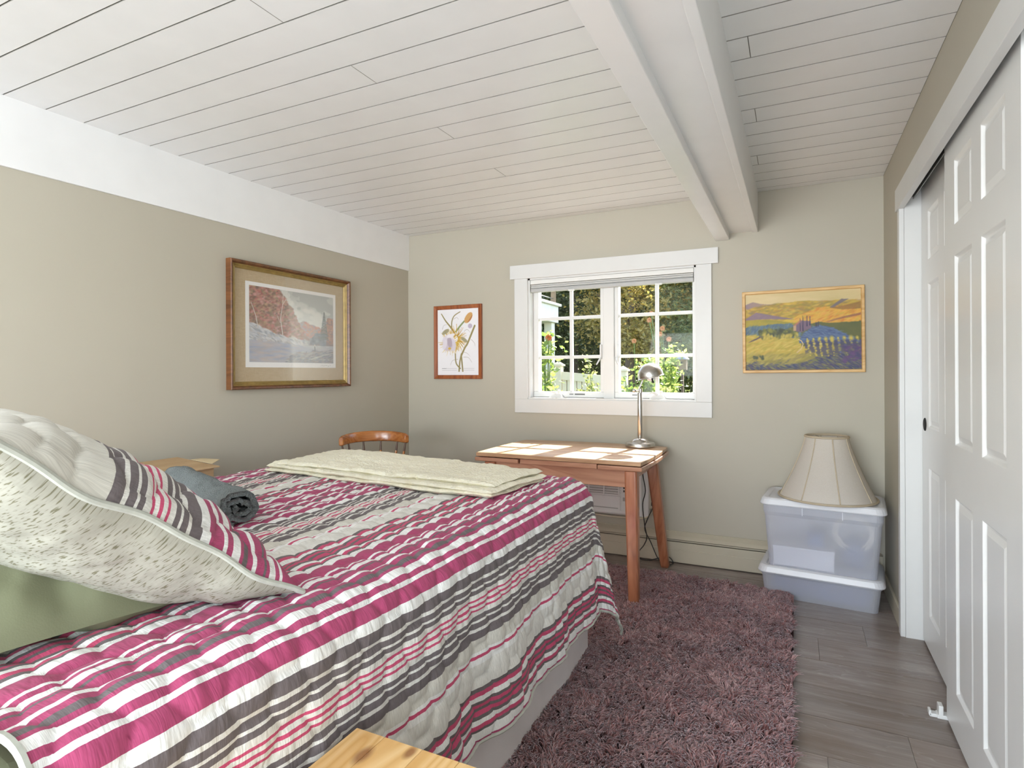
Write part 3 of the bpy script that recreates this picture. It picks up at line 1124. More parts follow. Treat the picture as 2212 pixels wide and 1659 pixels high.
obj('lamp_shade', bm, 'nickel', lp, smooth=True)
bm = bmesh.new()
a = SC + (tm @ Vector((.01, -.01, .02))); b = SC + (tm @ Vector((.012, -.03, -.03)))
tube(bm, [a, b, b + Vector((.006, -.004, -.016))], [.005, .005, .007], 10)
obj('switch', bm, 'cord_black', lp, smooth=True)
bm = bmesh.new()
lathe(bm, [(0, .06), (.018, .05), (.018, .02), (.028, .0), (.03, -.012), (.022, -.03), (0, -.038)], SC, 20, tm)
obj('bulb', bm, 'carton_white', lp, smooth=True)
bm = bmesh.new()
tube(bm, catmull([(LX, LY + .085, TZ + .006), (-.892, 3.758, TZ + .006), (-.893, 3.787, .70), (-.888, 3.755, .56), (-.868, 3.742, .449), (-.886, 3.742, .358), (-.873, 3.742, .226),
                  (-.860, 3.742, .153), (-.878, 3.74, .10), (-.908, 3.73, .056), (-.898, 3.715, .018), (-.84, 3.71, .016), (-.782, 3.715, .035),
                  (-.72, 3.72, .05), (-.690, 3.71, .022), (-.712, 3.70, .006), (-.745, 3.715, .006), (-.79, 3.735, .03), (-.835, 3.745, .12), (-.874, 3.748, .20), (-.862, 3.77, .26), (-.838, 3.80, .32), (-.836, 3.818, .352)], 7), .0032, 8)
obj('cord', bm, 'cord_black', lp, smooth=True)
box('plug', -.848, -.824, 3.812, 3.832, .338, .362, 'cord_black', lp, .003)

# ------------------------------------------------------------------ chair in the corner
def chair():
    c = empty('spindle_chair', (-2.375, 2.925, 0), 'brown wooden low-back spindle chair in the corner', 'chair', rz=R(46))
    def arc(t, r=.205, dep=.14):
        a = -1.15 + 2.3 * t
        return (r * math.sin(a) / math.sin(1.15), .17 - dep * (1 - math.cos(a)) / (1 - math.cos(1.15)))
    b_ = bmesh.new()
    n = 26
    rings = []
    for i in range(n + 1):
        t = i / n
        x, y = arc(t)
        x2, y2 = arc(min(1, t + .01)); x1, y1 = arc(max(0, t - .01))
        d = Vector((x2 - x1, y2 - y1, 0)).normalized()
        nn = Vector((-d.y, d.x, 0))
        e = abs(2 * t - 1)
        zc = .798 - .012 * e * e
        h = .036 - .003 * e
        if i in (0, n): h *= .82
        ring = []
        for (s, u) in ((-1, -.8), (-1, .5), (-.6, .92), (.2, 1), (.9, .75), (1, .3), (1, -.85), (.3, -1)):
            ring.append(b_.verts.new((x + nn.x * s * .015, y + nn.y * s * .015, zc + u * h)))
        rings.append(ring)
    for a, b in zip(rings, rings[1:]):
        for j in range(8):
            b_.faces.new((a[j], a[(j + 1) % 8], b[(j + 1) % 8], b[j]))
    b_.faces.new(rings[0]); b_.faces.new(list(reversed(rings[-1])))
    bmesh.ops.recalc_face_normals(b_, faces=b_.faces)
    obj('crest_rail', b_, 'chair_wood', c, local=True, smooth=True, bevel=.004)
    out = []
    for i in range(28):
        a = 2 * math.pi * i / 28
        ca, sa = math.cos(a), math.sin(a)
        out.append((.21 * math.copysign(abs(ca) ** .6, ca), -.04 + .20 * math.copysign(abs(sa) ** .6, sa)))
    b_ = bmesh.new()
    lo = [b_.verts.new((x * .94, y * .94, .425)) for x, y in out]
    mi = [b_.verts.new((x, y, .44)) for x, y in out]
    hi = [b_.verts.new((x * .97, y * .97, .46)) for x, y in out]
    for p, q in ((lo, mi), (mi, hi)):
        for i in range(28):
            b_.faces.new((p[i], p[(i + 1) % 28], q[(i + 1) % 28], q[i]))
    b_.faces.new(hi); b_.faces.new(list(reversed(lo)))
    bmesh.ops.recalc_face_normals(b_, faces=b_.faces)
    obj('seat', b_, 'chair_wood', c, local=True, bevel=.004)
    for t in (.03, .17, .39, .61, .83, .97):
        x, y = arc(t)
        sx, sy = x * .72, min(y * .78, .14)
        p0 = Vector((sx, sy, .455)); p1 = Vector((x, y, .768))
        b_ = bmesh.new()
        f = lambda s: p0.lerp(p1, s)
        tube(b_, [f(0), f(.3), f(.6), f(.80)], [.006, .0095, .0085, .0075], 10)
        sp = obj('spindle', b_, 'spindle_wood', c, local=True, smooth=True)
        b_ = bmesh.new()
        tube(b_, [f(.80), f(.82), f(1.02)], [.0078, .0078, .0048], 10)
        obj('spindle_tip', b_, 'spindle_tip', sp, local=True, smooth=True)
    legs = [(-.15, -.19, -.20, -.235), (.15, -.19, .20, -.235), (-.14, .10, -.19, .17), (.14, .10, .19, .17)]
    for (x, y, X, Y) in legs:
        b_ = bmesh.new()
        p0 = Vector((x, y, .43)); p1 = Vector((X, Y, 0))
        f = lambda s: p0.lerp(p1, s)
        tube(b_, [f(0), f(.2), f(.45), f(.8), f(1)], [.012, .016, .019, .015, .011], 12)
        obj('leg', b_, 'spindle_wood', c, local=True, smooth=True)
    for s in (-1, 1):
        b_ = bmesh.new()
        tube(b_, [(s * .178, -.217, .18), (s * .18, -.02, .18), (s * .169, .141, .18)], [.008, .011, .008], 10)
        obj('stretcher', b_, 'spindle_wood', c, local=True, smooth=True)
    b_ = bmesh.new()
    tube(b_, [(-.18, -.02, .18), (0, -.02, .18), (.18, -.02, .18)], [.008, .011, .008], 10)
    obj('stretcher', b_, 'spindle_wood', c, local=True, smooth=True)
chair()

# ------------------------------------------------------------------ rug
RX0, RX1, RY0, RY1 = -1.75, -.012, .92, 3.49
rg = empty('shag_rug', (-.9, 2.0, 0), 'brown-maroon shag rug on the floor between bed and closet', 'rug')
rng = np.random.default_rng(3)
def rug_top(x):            # far edge is slightly skewed
    return 3.525 - .055 * (x - RX0) / (RX1 - RX0) - .012
o_ = [(RX0, RY0), (RX1, RY0), (RX1, rug_top(RX1) - .06), (RX1 - .02, rug_top(RX1) - .02), (RX1 - .07, rug_top(RX1)), (RX0, rug_top(RX0))]
slab('backing', o_, .001, .010, 'rug_back', rg, 0)
def rug_pile():
    dens = 5200          # tufts per square metre
    A = (RX1 - RX0) * (RY1 + .04 - RY0)
    n = int(A * dens)
    cell = 1 / math.sqrt(dens)
    gx, gy = np.meshgrid(np.arange(RX0 + cell / 2, RX1, cell), np.arange(RY0 + cell / 2, RY1 + .04, cell))
    n = gx.size
    cx = gx.ravel() + rng.uniform(-.6, .6, n) * cell; cy = gy.ravel() + rng.uniform(-.6, .6, n) * cell
    ok = (cy < rug_top(cx)) & (cx < RX1 - .001) & ~((cx > RX1 - .07) & (cy > rug_top(RX1) - .07) & ((cx - RX1 + .07) ** 2 + (cy - rug_top(RX1) + .07) ** 2 > .07 ** 2))
    ok &= ((cx > -.93) & (cy > 1.2)) | (cy > 2.25)
    # near part thinner: strands are seen larger there but the bed and frame cover most of it
    cx, cy = cx[ok], cy[ok]
    n = len(cx)
    K = 6
    lean_a = 2 * np.pi * fbm(cx * 7, cy * 7, 5) * 2 + rng.normal(0, .9, n)
    lean = .014 + .013 * rng.random(n)
    tone = np.clip(.5 + .8 * (fbm(cx * 9, cy * 9, 11) - .5) + rng.normal(0, .2, n), 0, 1)
    hgt = .027 + .010 * fbm(cx * 14, cy * 14, 21)
    cx = np.repeat(cx, K); cy = np.repeat(cy, K); lean_a = np.repeat(lean_a, K); lean = np.repeat(lean, K)
    tone = np.clip(np.repeat(tone, K) + rng.normal(0, .1, n * K), 0, 1); hgt = np.repeat(hgt, K) * rng.uniform(.75, 1.15, n * K)
    m = n * K
    a = rng.uniform(0, 2 * np.pi, m); rr = rng.uniform(.001, .0055, m)
    bx0 = cx + rr * np.cos(a); by0 = cy + rr * np.sin(a)
    dx = np.cos(a) * rr * 1.4 + np.cos(lean_a) * lean + rng.normal(0, .0025, m)
    dy = np.sin(a) * rr * 1.4 + np.sin(lean_a) * lean + rng.normal(0, .0025, m)
    fr = np.array([0.0, .45, .8, 1.0]); cur = np.array([0, .18, .62, 1.25]); zf = np.array([0.0, .55, .92, 1.0])
    wd = np.array([.0016, .0025, .0023, .0010])
    ang = rng.uniform(0, 2 * np.pi, m)
    V = np.zeros((m, 12, 3), np.float32)
    for i in range(4):
        for j in range(3):
            t = ang + j * 2.0944
            V[:, i * 3 + j, 0] = bx0 + dx * cur[i] + np.cos(t) * wd[i]
            V[:, i * 3 + j, 1] = by0 + dy * cur[i] + np.sin(t) * wd[i]
            V[:, i * 3 + j, 2] = .006 + hgt * zf[i]
    F = []
    for i in range(3):
        for j in range(3):
            F.append((i * 3 + j, i * 3 + (j + 1) % 3, (i + 1) * 3 + (j + 1) % 3, (i + 1) * 3 + j))
    F = np.array(F)
    faces = (F[None] + (np.arange(m) * 12)[:, None, None]).reshape(-1, 4)
    colr = np.repeat(tone, 12)[:, None] * np.ones((1, 3))
    o = npobj('pile', V.reshape(-1, 3), faces, 'rug_yarn', rg, True, col=colr)
    o['kind'] = 'stuff'
rug_pile()

# ------------------------------------------------------------------ bed
BXR, BYF, BXL, BYH = -.87, 2.33, -2.27, .365       # where the quilt starts to roll over
bd = empty('bed', (-1.58, 1.4, 0), 'bed with a grey pleated bed skirt beneath the striped quilt', 'bed')
box('mattress', -2.33, -.835, .40, 2.375, .44, .735, 'mattress_white', bd, .06, seg=4)
box('box_spring', -2.33, -.82, .41, 2.36, .17, .44, 'mattress_white', bd, .02)
for (x, y) in ((-.95, .5), (-.95, 2.2), (-2.2, .5), (-2.2, 2.2)):
    bm = bmesh.new(); lathe(bm, [(0, 0), (.025, 0), (.03, .17), (0, .17)], (x, y, 0), 14)
    obj('leg', bm, 'dark_gap', bd, smooth=True)
def skirt(name, p0, p1, out, seed, z1=.43, flare=.012):
    L = math.dist(p0, p1); n = max(8, int(L / .012)); m = 14
    t = np.linspace(0, 1, n); s = np.linspace(0, 1, m)
    T, S = np.meshgrid(t, s, indexing='ij')
    wv = (fbm(T * L * 5 + seed, S * .6, seed, 3) - .5) * .034 + np.sin(T * L * 13 + seed) * .006
    d = np.array([p1[0] - p0[0], p1[1] - p0[1]])
    offv = wv * S + flare * S
    X = p0[0] + d[0] * T + out[0] * offv
    Y = p0[1] + d[1] * T + out[1] * offv
    Z = z1 + (.012 + .006 * np.sin(T * L * 9) - z1) * S
    V = np.stack([X, Y, Z], -1).reshape(-1, 3)
    npobj(name, V, grid_faces(n, m), 'bedskirt', bd, True)
skirt('bed_skirt', (-.806, 1.185), (-.806, 2.385), (1, 0), 2)
skirt('bed_skirt', (-.812, .40), (-.812, 1.175), (1, 0), 9, flare=.006)
skirt('bed_skirt', (-.806, 2.378), (-2.34, 2.378), (0, 1), 4)
skirt('bed_skirt', (-2.345, 2.378), (-2.345, .40), (-1, 0), 6)

# quilt as a draped sheet in cloth coordinates (cx across, cy along)
qt = empty('striped_quilt', (-1.58, 1.4, .75), 'quilted bedspread with magenta, grey and white stripes draped over the bed', 'quilt')
RC, FL = .09, .07
def roll(a):
    """a>=0 arc length past the edge -> out, down"""
    q = RC * math.pi / 2
    ang = np.clip(a / RC, 0, math.pi / 2)
    o = RC * np.sin(ang); d = RC * (1 - np.cos(ang))
    e = np.maximum(a - q, 0)
    return o + e * FL, d + e * math.sqrt(1 - FL * FL)
AR, AF, AL = .590, .50, .42
def quilt_pos(cx, cy):
    """cx: cloth coordinate relative to right edge (0 at M edge roll start), cy: absolute Y cloth coordinate"""
    sh = .015 * np.clip((2.2 - cy) / 1.8, 0, 1)
    a = cx - sh * np.clip((cx + .3) / .3, 0, 1)
    wtop = BXR - BXL
    ar = np.maximum(a, 0); alf = np.maximum(-a - wtop, 0)
    b = np.maximum(cy - BYF, 0)
    x0 = BXR + np.clip(a, -wtop, 0); y0 = np.minimum(cy, BYF)
    aa = np.where(ar > 0, ar, alf); sg = np.where(ar > 0, 1.0, -1.0)
    r = np.hypot(aa, b)
    th = np.arctan2(b, np.maximum(aa, 1e-9))
    o, d = roll(r)
    corner = np.sin(2 * th) * ((aa > 0) & (b > 0))
    o = o + corner * np.clip(r - .1, 0, 1) * .16
    # soft vertical folds on the hanging parts
    hang = np.clip((r - .12) / .35, 0, 1)
    along = np.where(aa > b, cy, cx)
    fold = (fbm(along * 4.5 + 3, r * 0 + .5, 31, 3) - .5) * .055 + .010 * np.sin(along * 17 + 1.0)
    o = o + fold * hang * (1 - corner)
    d = d * (1 - .05 * corner)
    x = x0 + sg * o * np.cos(th) * (r > 0)
    y = y0 + o * np.sin(th) * (r > 0)
    ztop = .752 + .018 * np.clip((1.2 - y0) / .8, 0, 1) + .008 * (fbm(x0 * 3 + 9, y0 * 3, 41, 2) - .5) * 2
    return x, y, ztop - d
def make_quilt():
    wtop = BXR - BXL
    NX_, NY_ = 400, 410
    cxs = np.linspace(-wtop - AL, AR, NX_)
    cys = np.linspace(BYH, BYF + AF, NY_)
    CX, CY = np.meshgrid(cxs, cys, indexing='ij')
    x, y, z = quilt_pos(CX, CY)
    P = np.stack([x, y, z], -1)
    du = np.gradient(P, axis=0); dv = np.gradient(P, axis=1)
    N = np.cross(du, dv); N /= np.linalg.norm(N, axis=-1, keepdims=True) + 1e-9
    wx = CX + .010 * (fbm(CX * 6, CY * 6, 61) - .5); wy = CY + .010 * (fbm(CX * 6 + 7, CY * 6, 62) - .5)
    pf = hexpuff(wx, wy, .084)
    wr = (fbm(CX * 11, CY * 42, 71, 3) - .5) * 2
    disp = .0105 * pf ** .55 + .0042 * wr * pf
    P = P + N * disp[..., None]
    a0 = .115
    U = np.stack([CX - a0, CY], -1).reshape(-1, 2)
    U[:, 0] += PER * 6
    npobj('cover', P.reshape(-1, 3), grid_faces(NX_, NY_), 'quilt_cotton', qt, True, uv=U)
    # bound edge
    edge = np.concatenate([P[-1, ::2], P[::-2, -1], P[0, ::-2]])
    b_ = bmesh.new()
    tube(b_, [Vector(p) for p in edge], .0055, 6)
    obj('binding', b_, 'binding', qt, smooth=True)
    b_ = bmesh.new()
    tube(b_, [Vector(p) for p in P[::2, 0]], .006, 6)
    obj('binding', b_, 'binding', qt, smooth=True)
make_quilt()

# fitted sheet showing at the head
bm = bmesh.new(); bx(bm, -2.33, -.832, .10, .42, .44, .742)
sh_ = obj('bed_sheet', bm, 'green_cotton', bd, bevel=.05, seg=4)

# pillows
def pillow(name, root, center, ex, ey, en, hw, hh, tf, tb_, nu, nv, matf, matb, uvf, puff=0.0, pinch=.06, wr=.01, seed=0, wob=0.0):
    u = np.linspace(-1, 1, nu); v = np.linspace(-1, 1, nv)
    U, Vv = np.meshgrid(u, v, indexing='ij')
    ex, ey, en = (np.array(q, float) for q in (ex, ey, en))
    prof = (np.clip(1 - np.abs(U) ** 2.6, 0, 1) ** .55) * (np.clip(1 - np.abs(Vv) ** 2.6, 0, 1) ** .55)
    px = U * hw * (1 - pinch * (1 - Vv ** 2)); py = Vv * hh * (1 - pinch * (1 - U ** 2))
    def wobf(a, b):
        e = np.maximum(np.abs(a), np.abs(b)) ** 6 * (1 - .75 * (np.abs(a) * np.abs(b)) ** 4)
        return wob * e * (np.sin(b * 5.2 + a * 3.1 + seed) - .55 + .5 * np.sin(b * 11 + a * 7 + seed))
    WB = wobf(U, Vv)
    outs = []
    for sgn, T, mm, nm in ((1, tf, matf, 'front'), (-1, tb_, matb, 'back')):
        h = prof * T
        h = h + (puff if sgn > 0 else 0.0) * hexpuff(px, py, .08) ** .55 * np.clip(prof * 3, 0, 1) + wr * (fbm(px * 9 + seed, py * 9, seed, 3) - .5) * np.clip(prof * 2, 0, 1)
        edge_wave = .008 * np.sin(py * 26 + seed) * (np.abs(U) > .999) * 0
        P = np.array(center)[None, None] + px[..., None] * ex + py[..., None] * ey + (sgn * h + WB)[..., None] * en
        uvs = np.stack(uvf(px, py) if sgn > 0 else (py, px), -1).reshape(-1, 2)
        F = grid_faces(nu, nv)
        if sgn < 0: F = F[:, ::-1]
        outs.append(npobj(nm, P.reshape(-1, 3), F, mm, root, True, uv=uvs))
    seam = [(u_, -1) for u_ in u] + [(1, v_) for v_ in v[1:]] + [(u_, 1) for u_ in u[::-1][1:]] + [(-1, v_) for v_ in v[::-1][1:-1]]
    pts = []
    for a, b in seam:
        pts.append(Vector(np.array(center) + a * hw * (1 - pinch * (1 - b * b)) * ex + b * hh * (1 - pinch * (1 - a * a)) * ey + float(wobf(np.float64(a), np.float64(b))) * en))
    return pts
TL = R(35.5)
EY = (0, -math.cos(TL), math.sin(TL)); EN = (0, math.sin(TL), math.cos(TL))
c0 = np.array([-.885, .865, .775]); hw, hh = .36, .315
cen = c0 - hw * np.array([1, 0, 0]) + hh * np.array(EY)
sp_ = empty('pillow_sham', tuple(cen), 'striped quilted pillow sham leaning on the green pillow', 'pillow')
pts = pillow('sham', sp_, cen, (1, 0, 0), EY, EN, hw, hh, .100, .118, 130, 120, 'sham_cotton', 'seersucker',
             lambda px, py: (np.where(py + hh - .235 > .204, .204 + (py + hh - .439) * .14, py + hh - .235) + PER * 4, px), puff=.014, wr=.035, seed=5, wob=.006, pinch=.07)
bm = bmesh.new(); tube(bm, pts, .0055, 8, closed=True)
obj('piping', bm, 'binding', sp_, smooth=True)
gp = empty('green_pillow', (-1.40, .42, .77), 'plain sage green pillow lying under the striped sham', 'pillow')
gc = np.array([-1.40, .425, .80])
pillow('green', gp, gc, (1, 0, 0), (0, -1, .05), (0, .05, 1), .36, .29, .165, .030, 90, 76, 'green_cotton', 'green_cotton',
       lambda px, py: (px, py), wr=.10, seed=8, pinch=.05)

# ------------------------------------------------------------------ folded yellow coverlet
yb = empty('folded_coverlet', (-1.57, 2.1, .757), 'pale yellow coverlet folded in layers across the foot of the bed', 'blanket')
def fold_layer(c, zb, th, seed, rough=.006, hump=0.0):
    """c: corners nl,nr,fr,fl (x,y); rounded slab lying on the bed"""
    nu, nv = 90, 40
    u = np.linspace(0, 1, nu); v = np.linspace(0, 1, nv)
    U, V = np.meshgrid(u, v, indexing='ij')
    nl, nr, fr, fl = (np.array(q) for q in c)
    XY = (nl * (1 - U)[..., None] + nr * U[..., None]) * (1 - V)[..., None] + (fl * (1 - U)[..., None] + fr * U[..., None]) * V[..., None]
    XY[..., 1] += (fbm(U * 4, V * 2 + seed, seed) - .5) * .03
    XY[..., 0] += (fbm(U * 2 + 5, V * 3 + seed, seed + 1) - .5) * .015
    L = np.linalg.norm(nr - nl)
    e = np.minimum(np.minimum(U, 1 - U) * L, np.minimum(V, 1 - V) * .55)
    r = th * .5
    w = np.sqrt(np.clip(1 - (1 - np.clip(e / r, 0, 1)) ** 2, 0, 1))
    mid = zb + th / 2 + .006 * (fbm(U * 14, V * 8, seed + 9) - .5) + hump * np.exp(-((U - .3) / .16) ** 2 - ((V - .62) / .3) ** 2) + .012 * (fbm(U * 5, V * 3, seed + 4) - .5)
    top = mid + w * (th / 2 + rough * (fbm(U * 34, V * 16, seed + 2) - .5))
    bot = mid - w * th / 2
    uv = np.stack([U * 1.25, V * .55], -1).reshape(-1, 2)
    A = np.concatenate([XY, top[..., None]], -1).reshape(-1, 3); B = np.concatenate([XY, bot[..., None]], -1).reshape(-1, 3)
    Fg = grid_faces(nu, nv)
    npobj('fold', np.concatenate([A, B]), np.concatenate([Fg, Fg[:, ::-1] + nu * nv]), 'yellow_coverlet', yb, True, uv=np.concatenate([uv, uv]))
cs = [(-2.19, 1.90), (-.965, 1.815), (-.925, 2.215), (-2.21, 2.40)]
fold_layer(cs, .762, .017, 3, .010)
fold_layer([(x + .004, y + .006) for x, y in cs], .777, .016, 5, .010)
fold_layer([(-2.17, 1.935), (-.985, 1.875), (-.94, 2.235), (-2.19, 2.42)], .790, .018, 7, .018, hump=.02)

# ------------------------------------------------------------------ rolled grey throw
rt_ = empty('rolled_throw', (-1.75, 1.3, .76), 'rolled-up fluffy grey throw lying behind the striped sham', 'blanket')
def roll_throw():
    p0 = np.array([-1.475, 1.20, .812]); p1 = np.array([-2.13, 1.46, .812])
    ax = (p1 - p0) / np.linalg.norm(p1 - p0)
    sd = np.cross(ax, [0, 0, 1]); sd /= np.linalg.norm(sd)
    up = np.array([0, 0, 1.0])
    L = np.linalg.norm(p1 - p0)
    n, m = 150, 40
    th = np.linspace(0, 2 * np.pi * 2.35, n)
    r = .012 + (.056 - .012) * th / th[-1]
    t = np.linspace(0, 1, m)
    TH, T = np.meshgrid(th, t, indexing='ij'); RR = np.repeat(r[:, None], m, 1)
    nz = (fbm(T * 7, TH * 1.5, 3) - .5)
    out = []
    for off in (0.009, -.009):
        rad = RR + off + nz * .026
        a = TH + 2.2
        P = p0 + (T * L)[..., None] * ax + (rad * np.cos(a))[..., None] * sd + (rad * np.sin(a) * .86)[..., None] * up
        P = P + ((1 - T) * 0 + .02 * nz)[..., None] * ax
        out.append(P)
    A, B = out
    Fg = grid_faces(n, m)
    V = np.concatenate([A.reshape(-1, 3), B.reshape(-1, 3)])
    F = [Fg, Fg[:, ::-1] + n * m]
    for col_ in (0, m - 1):
        i = np.arange(n - 1) * m + col_
        F.append(np.stack([i, i + m, i + m + n * m, i + n * m], -1))
    for row in (0, n - 1):
        i = row * m + np.arange(m - 1)
        F.append(np.stack([i, i + 1, i + 1 + n * m, i + n * m], -1))
    npobj('roll', V, np.concatenate(F), 'grey_plush', rt_, True)
roll_throw()

# ------------------------------------------------------------------ cardboard box by the left wall
cb = empty('cardboard_box', (-2.58, 1.4, 0), 'tall brown cardboard box squeezed between bed and wall', 'box')
box('carton', -2.70, -2.475, .80, 1.87, 0, .775, 'cardboard', cb, .003)
bm = bmesh.new()
q = [bm.verts.new(p) for p in ((-2.705, .79, .806), (-2.705, 1.845, .806), (-2.46, 1.89, .772), (-2.46, .79, .772))]
q2 = [bm.verts.new(v_.co - Vector((0, 0, .005))) for v_ in q]
bm.faces.new(q); bm.faces.new(list(reversed(q2)))
for i in range(4): bm.faces.new((q[i], q2[i], q2[(i + 1) % 4], q[(i + 1) % 4]))
bmesh.ops.recalc_face_normals(bm, faces=bm.faces)
obj('flap', bm, 'cardboard', cb)
bm = bmesh.new()
q = [bm.verts.new(p) for p in ((-2.62, 1.855, .799), (-2.50, 1.88, .783), (-2.52, 1.935, .795), (-2.60, 1.90, .80))]
q2 = [bm.verts.new(v_.co - Vector((0, 0, .002))) for v_ in q]
bm.faces.new(q); bm.faces.new(list(reversed(q2)))
for i in range(4): bm.faces.new((q[i], q2[i], q2[(i + 1) % 4], q[(i + 1) % 4]))
obj('tape', bm, 'card_tape', cb)

# ------------------------------------------------------------------ nightstand (pine)
nsd = empty('nightstand', (-.53, .63, 0), 'knotty pine nightstand beside the striped bed', 'nightstand')
NX0, NX1, NY0, NY1, NZ = -.737, -.315, .40, .852, .55
xb = [NX0, -.672, -.590, -.515, -.435, -.370, NX1]
for a, b in zip(xb, xb[1:]):
    box('top_board', a, b - .0006, NY0, NY1, NZ - .02, NZ, 'pine_board', nsd, .0012)
for (x, y) in ((NX0 + .035, NY0 + .03), (NX1 - .035, NY0 + .03), (NX0 + .035, NY1 - .03), (NX1 - .035, NY1 - .03)):
    box('leg', x - .018, x + .018, y - .018, y + .018, 0, NZ - .02, 'pine_board', nsd, .002)
box('side_panel', NX0 + .025, NX0 + .037, NY0 + .048, NY1 - .048, .12, NZ - .02, 'pine_board', nsd)
box('side_panel', NX1 - .037, NX1 - .025, NY0 + .048, NY1 - .048, .12, NZ - .02, 'pine_board', nsd)
box('back_panel', NX0 + .053, NX1 - .053, NY0 + .02, NY0 + .032, .12, NZ - .02, 'pine_board', nsd)
dr = box('drawer', NX0 + .055, NX1 - .055, NY1 - .04, NY1 - .02, .38, NZ - .025, 'pine_board', nsd, .002)
bm = bmesh.new(); lathe(bm, [(0, 0), (.008, 0), (.008, .012), (.016, .018), (.014, .027), (0, .03)], ((NX0 + NX1) / 2, NY1 - .02, .45), 18, Matrix.Rotation(R(-90), 4, 'X'))
obj('knob', bm, 'pine_board', dr, smooth=True)
box('shelf', NX0 + .04, NX1 - .04, NY0 + .035, NY1 - .035, .12, .14, 'pine_board', nsd)

# ------------------------------------------------------------------ storage bins, contents, lampshade
def rrect(w, d, r, n=5):
    pts = []
    for cx, cy, a0 in ((w / 2 - r, d / 2 - r, 0), (-w / 2 + r, d / 2 - r, 90), (-w / 2 + r, -d / 2 + r, 180), (w / 2 - r, -d / 2 + r, 270)):
        for i in range(n + 1):
            a = R(a0 + 90 * i / n)
            pts.append((cx + r * math.cos(a), cy + r * math.sin(a)))
    return pts
def loft(b_, secs, cap0=True, cap1=True):
    rings = [[b_.verts.new((x, y, z)) for x, y in pts_] for pts_, z in secs]
    n = len(rings[0])
    for a, b in zip(rings, rings[1:]):
        for i in range(n):
            b_.faces.new((a[i], a[(i + 1) % n], b[(i + 1) % n], b[i]))
    if cap0: b_.faces.new(list(reversed(rings[0])))
    if cap1: b_.faces.new(rings[-1])
    bmesh.ops.recalc_face_normals(b_, faces=b_.faces)
def storage_bin(name, loc, rz, h, wb, db, wt, dt, label, group=None, flange=0.0):
    t = empty(name, loc, label, 'storage bin', rz=rz)
    b_ = bmesh.new()
    i_ = .003
    secs = [(rrect(wb, db, .03), 0.0), (rrect(wb + (wt - wb) * .75, db + (dt - db) * .75, .03), h - .075 if flange else h - .03),
            (rrect(wt, dt, .03), h - .055 if flange else h - .028), (rrect(wt, dt, .03), h)]
    loft(b_, secs, cap1=False)
    obj('tub', b_, 'bin_clear', t, local=True)
    b_ = bmesh.new()
    W, D = wt + .028, dt + .024
    loft(b_, [(rrect(W, D, .045), h - .018), (rrect(W + .004, D + .004, .045), h - .012), (rrect(W - .012, D - .012, .045), h + .012), (rrect(W - .035, D - .03, .04), h + .019),
              (rrect(W - .075, D - .06, .035), h + .019), (rrect(W - .085, D - .07, .035), h + .014)])
    obj('lid', b_, 'bin_lid', t, local=True, bevel=.002)
    if flange:
        for x in (-.085, .10):
            b_ = bmesh.new(); bx(b_, x - .0015, x + .0015, -dt / 2 - .003, -dt / 2 + .002, h - .06, h - .018)
            obj('rim_rib', b_, 'bin_lid', t, local=True)
    return t
BR = R(-5.2)
lowbin = storage_bin('storage_bin', (.120, 3.590, 0), BR, .146, .525, .335, .560, .355, 'low clear plastic storage bin with white lid on the floor, under the tall bin')
topbin = storage_bin('storage_bin', (.130, 3.590, .1605), BR, .350, .500, .325, .556, .352, 'tall clear plastic storage bin with white lid, stacked on the low bin', flange=.05)
def loc_in(x, y, z):
    v_ = Matrix.Rotation(BR, 4, 'Z') @ Vector((x, y, 0))
    return (.130 + v_.x, 3.590 + v_.y, .1605 + z)
o = empty('white_carton', loc_in(-.085, -.035, .0055), 'flat white carton lying inside the tall clear bin', 'box', rz=BR)
bm = bmesh.new(); bx(bm, -.145, .145, -.105, .095, 0, .085); obj('tray', bm, 'carton_white', o, local=True, bevel=.002)
bm = bmesh.new(); bx(bm, -.148, .148, -.108, .098, .086, .105); obj('carton_lid', bm, 'carton_white', o, local=True, bevel=.002)
o = empty('blue_case', loc_in(-.03, -.03, .111), 'small clear box with blue handle standing on the white carton', 'box', rz=BR)
bm = bmesh.new(); loft(bm, [(rrect(.075, .07, .01), 0), (rrect(.085, .08, .01), .075)]); obj('case', bm, 'blue_plastic', o, local=True)
bm = bmesh.new(); tube(bm, [(-.035, -.044, .03), (-.03, -.046, .068), (.03, -.046, .068), (.035, -.044, .03)], .005, 8); obj('handle', bm, 'blue_fabric', o, local=True)
o = empty('twig_wreath', loc_in(.145, -.05, .075), 'pale twig wreath standing inside the tall clear bin', 'wreath', rz=BR)
bm = bmesh.new()
for j in range(7):
    pts = []
    for i in range(40):
        a = 2 * math.pi * i / 40
        rr = .083 + .010 * math.sin(3 * a + j) + random.uniform(-.003, .003)
        pts.append((rr * math.cos(a), .012 * math.sin(5 * a + 2 * j), .125 + rr * math.sin(a)))
    tube(bm, pts, .0035, 5, closed=True)
obj('twigs', bm, 'wreath_straw', o, local=True, smooth=True)
o = empty('blue_cloth', loc_in(.155, .02, .0055), 'crumpled blue cloth at the end of the tall clear bin', 'cloth', rz=BR)
bm = bmesh.new(); bmesh.ops.create_icosphere(bm, subdivisions=4, radius=1)
for v_ in bm.verts:
    n_ = float(fbm(np.array([v_.co.x * 2.2 + 4]), np.array([v_.co.y * 2.2 + v_.co.z * 1.7]), 9)[0]) - .5
    v_.co = Vector((v_.co.x * .075, v_.co.y * .105, .075 + max(-.072, v_.co.z * .09))) * (1 + .0) + v_.normal * n_ * .03
    v_.co.z = max(0, v_.co.z)
obj('folds', bm, 'blue_fabric', o, local=True, smooth=True)
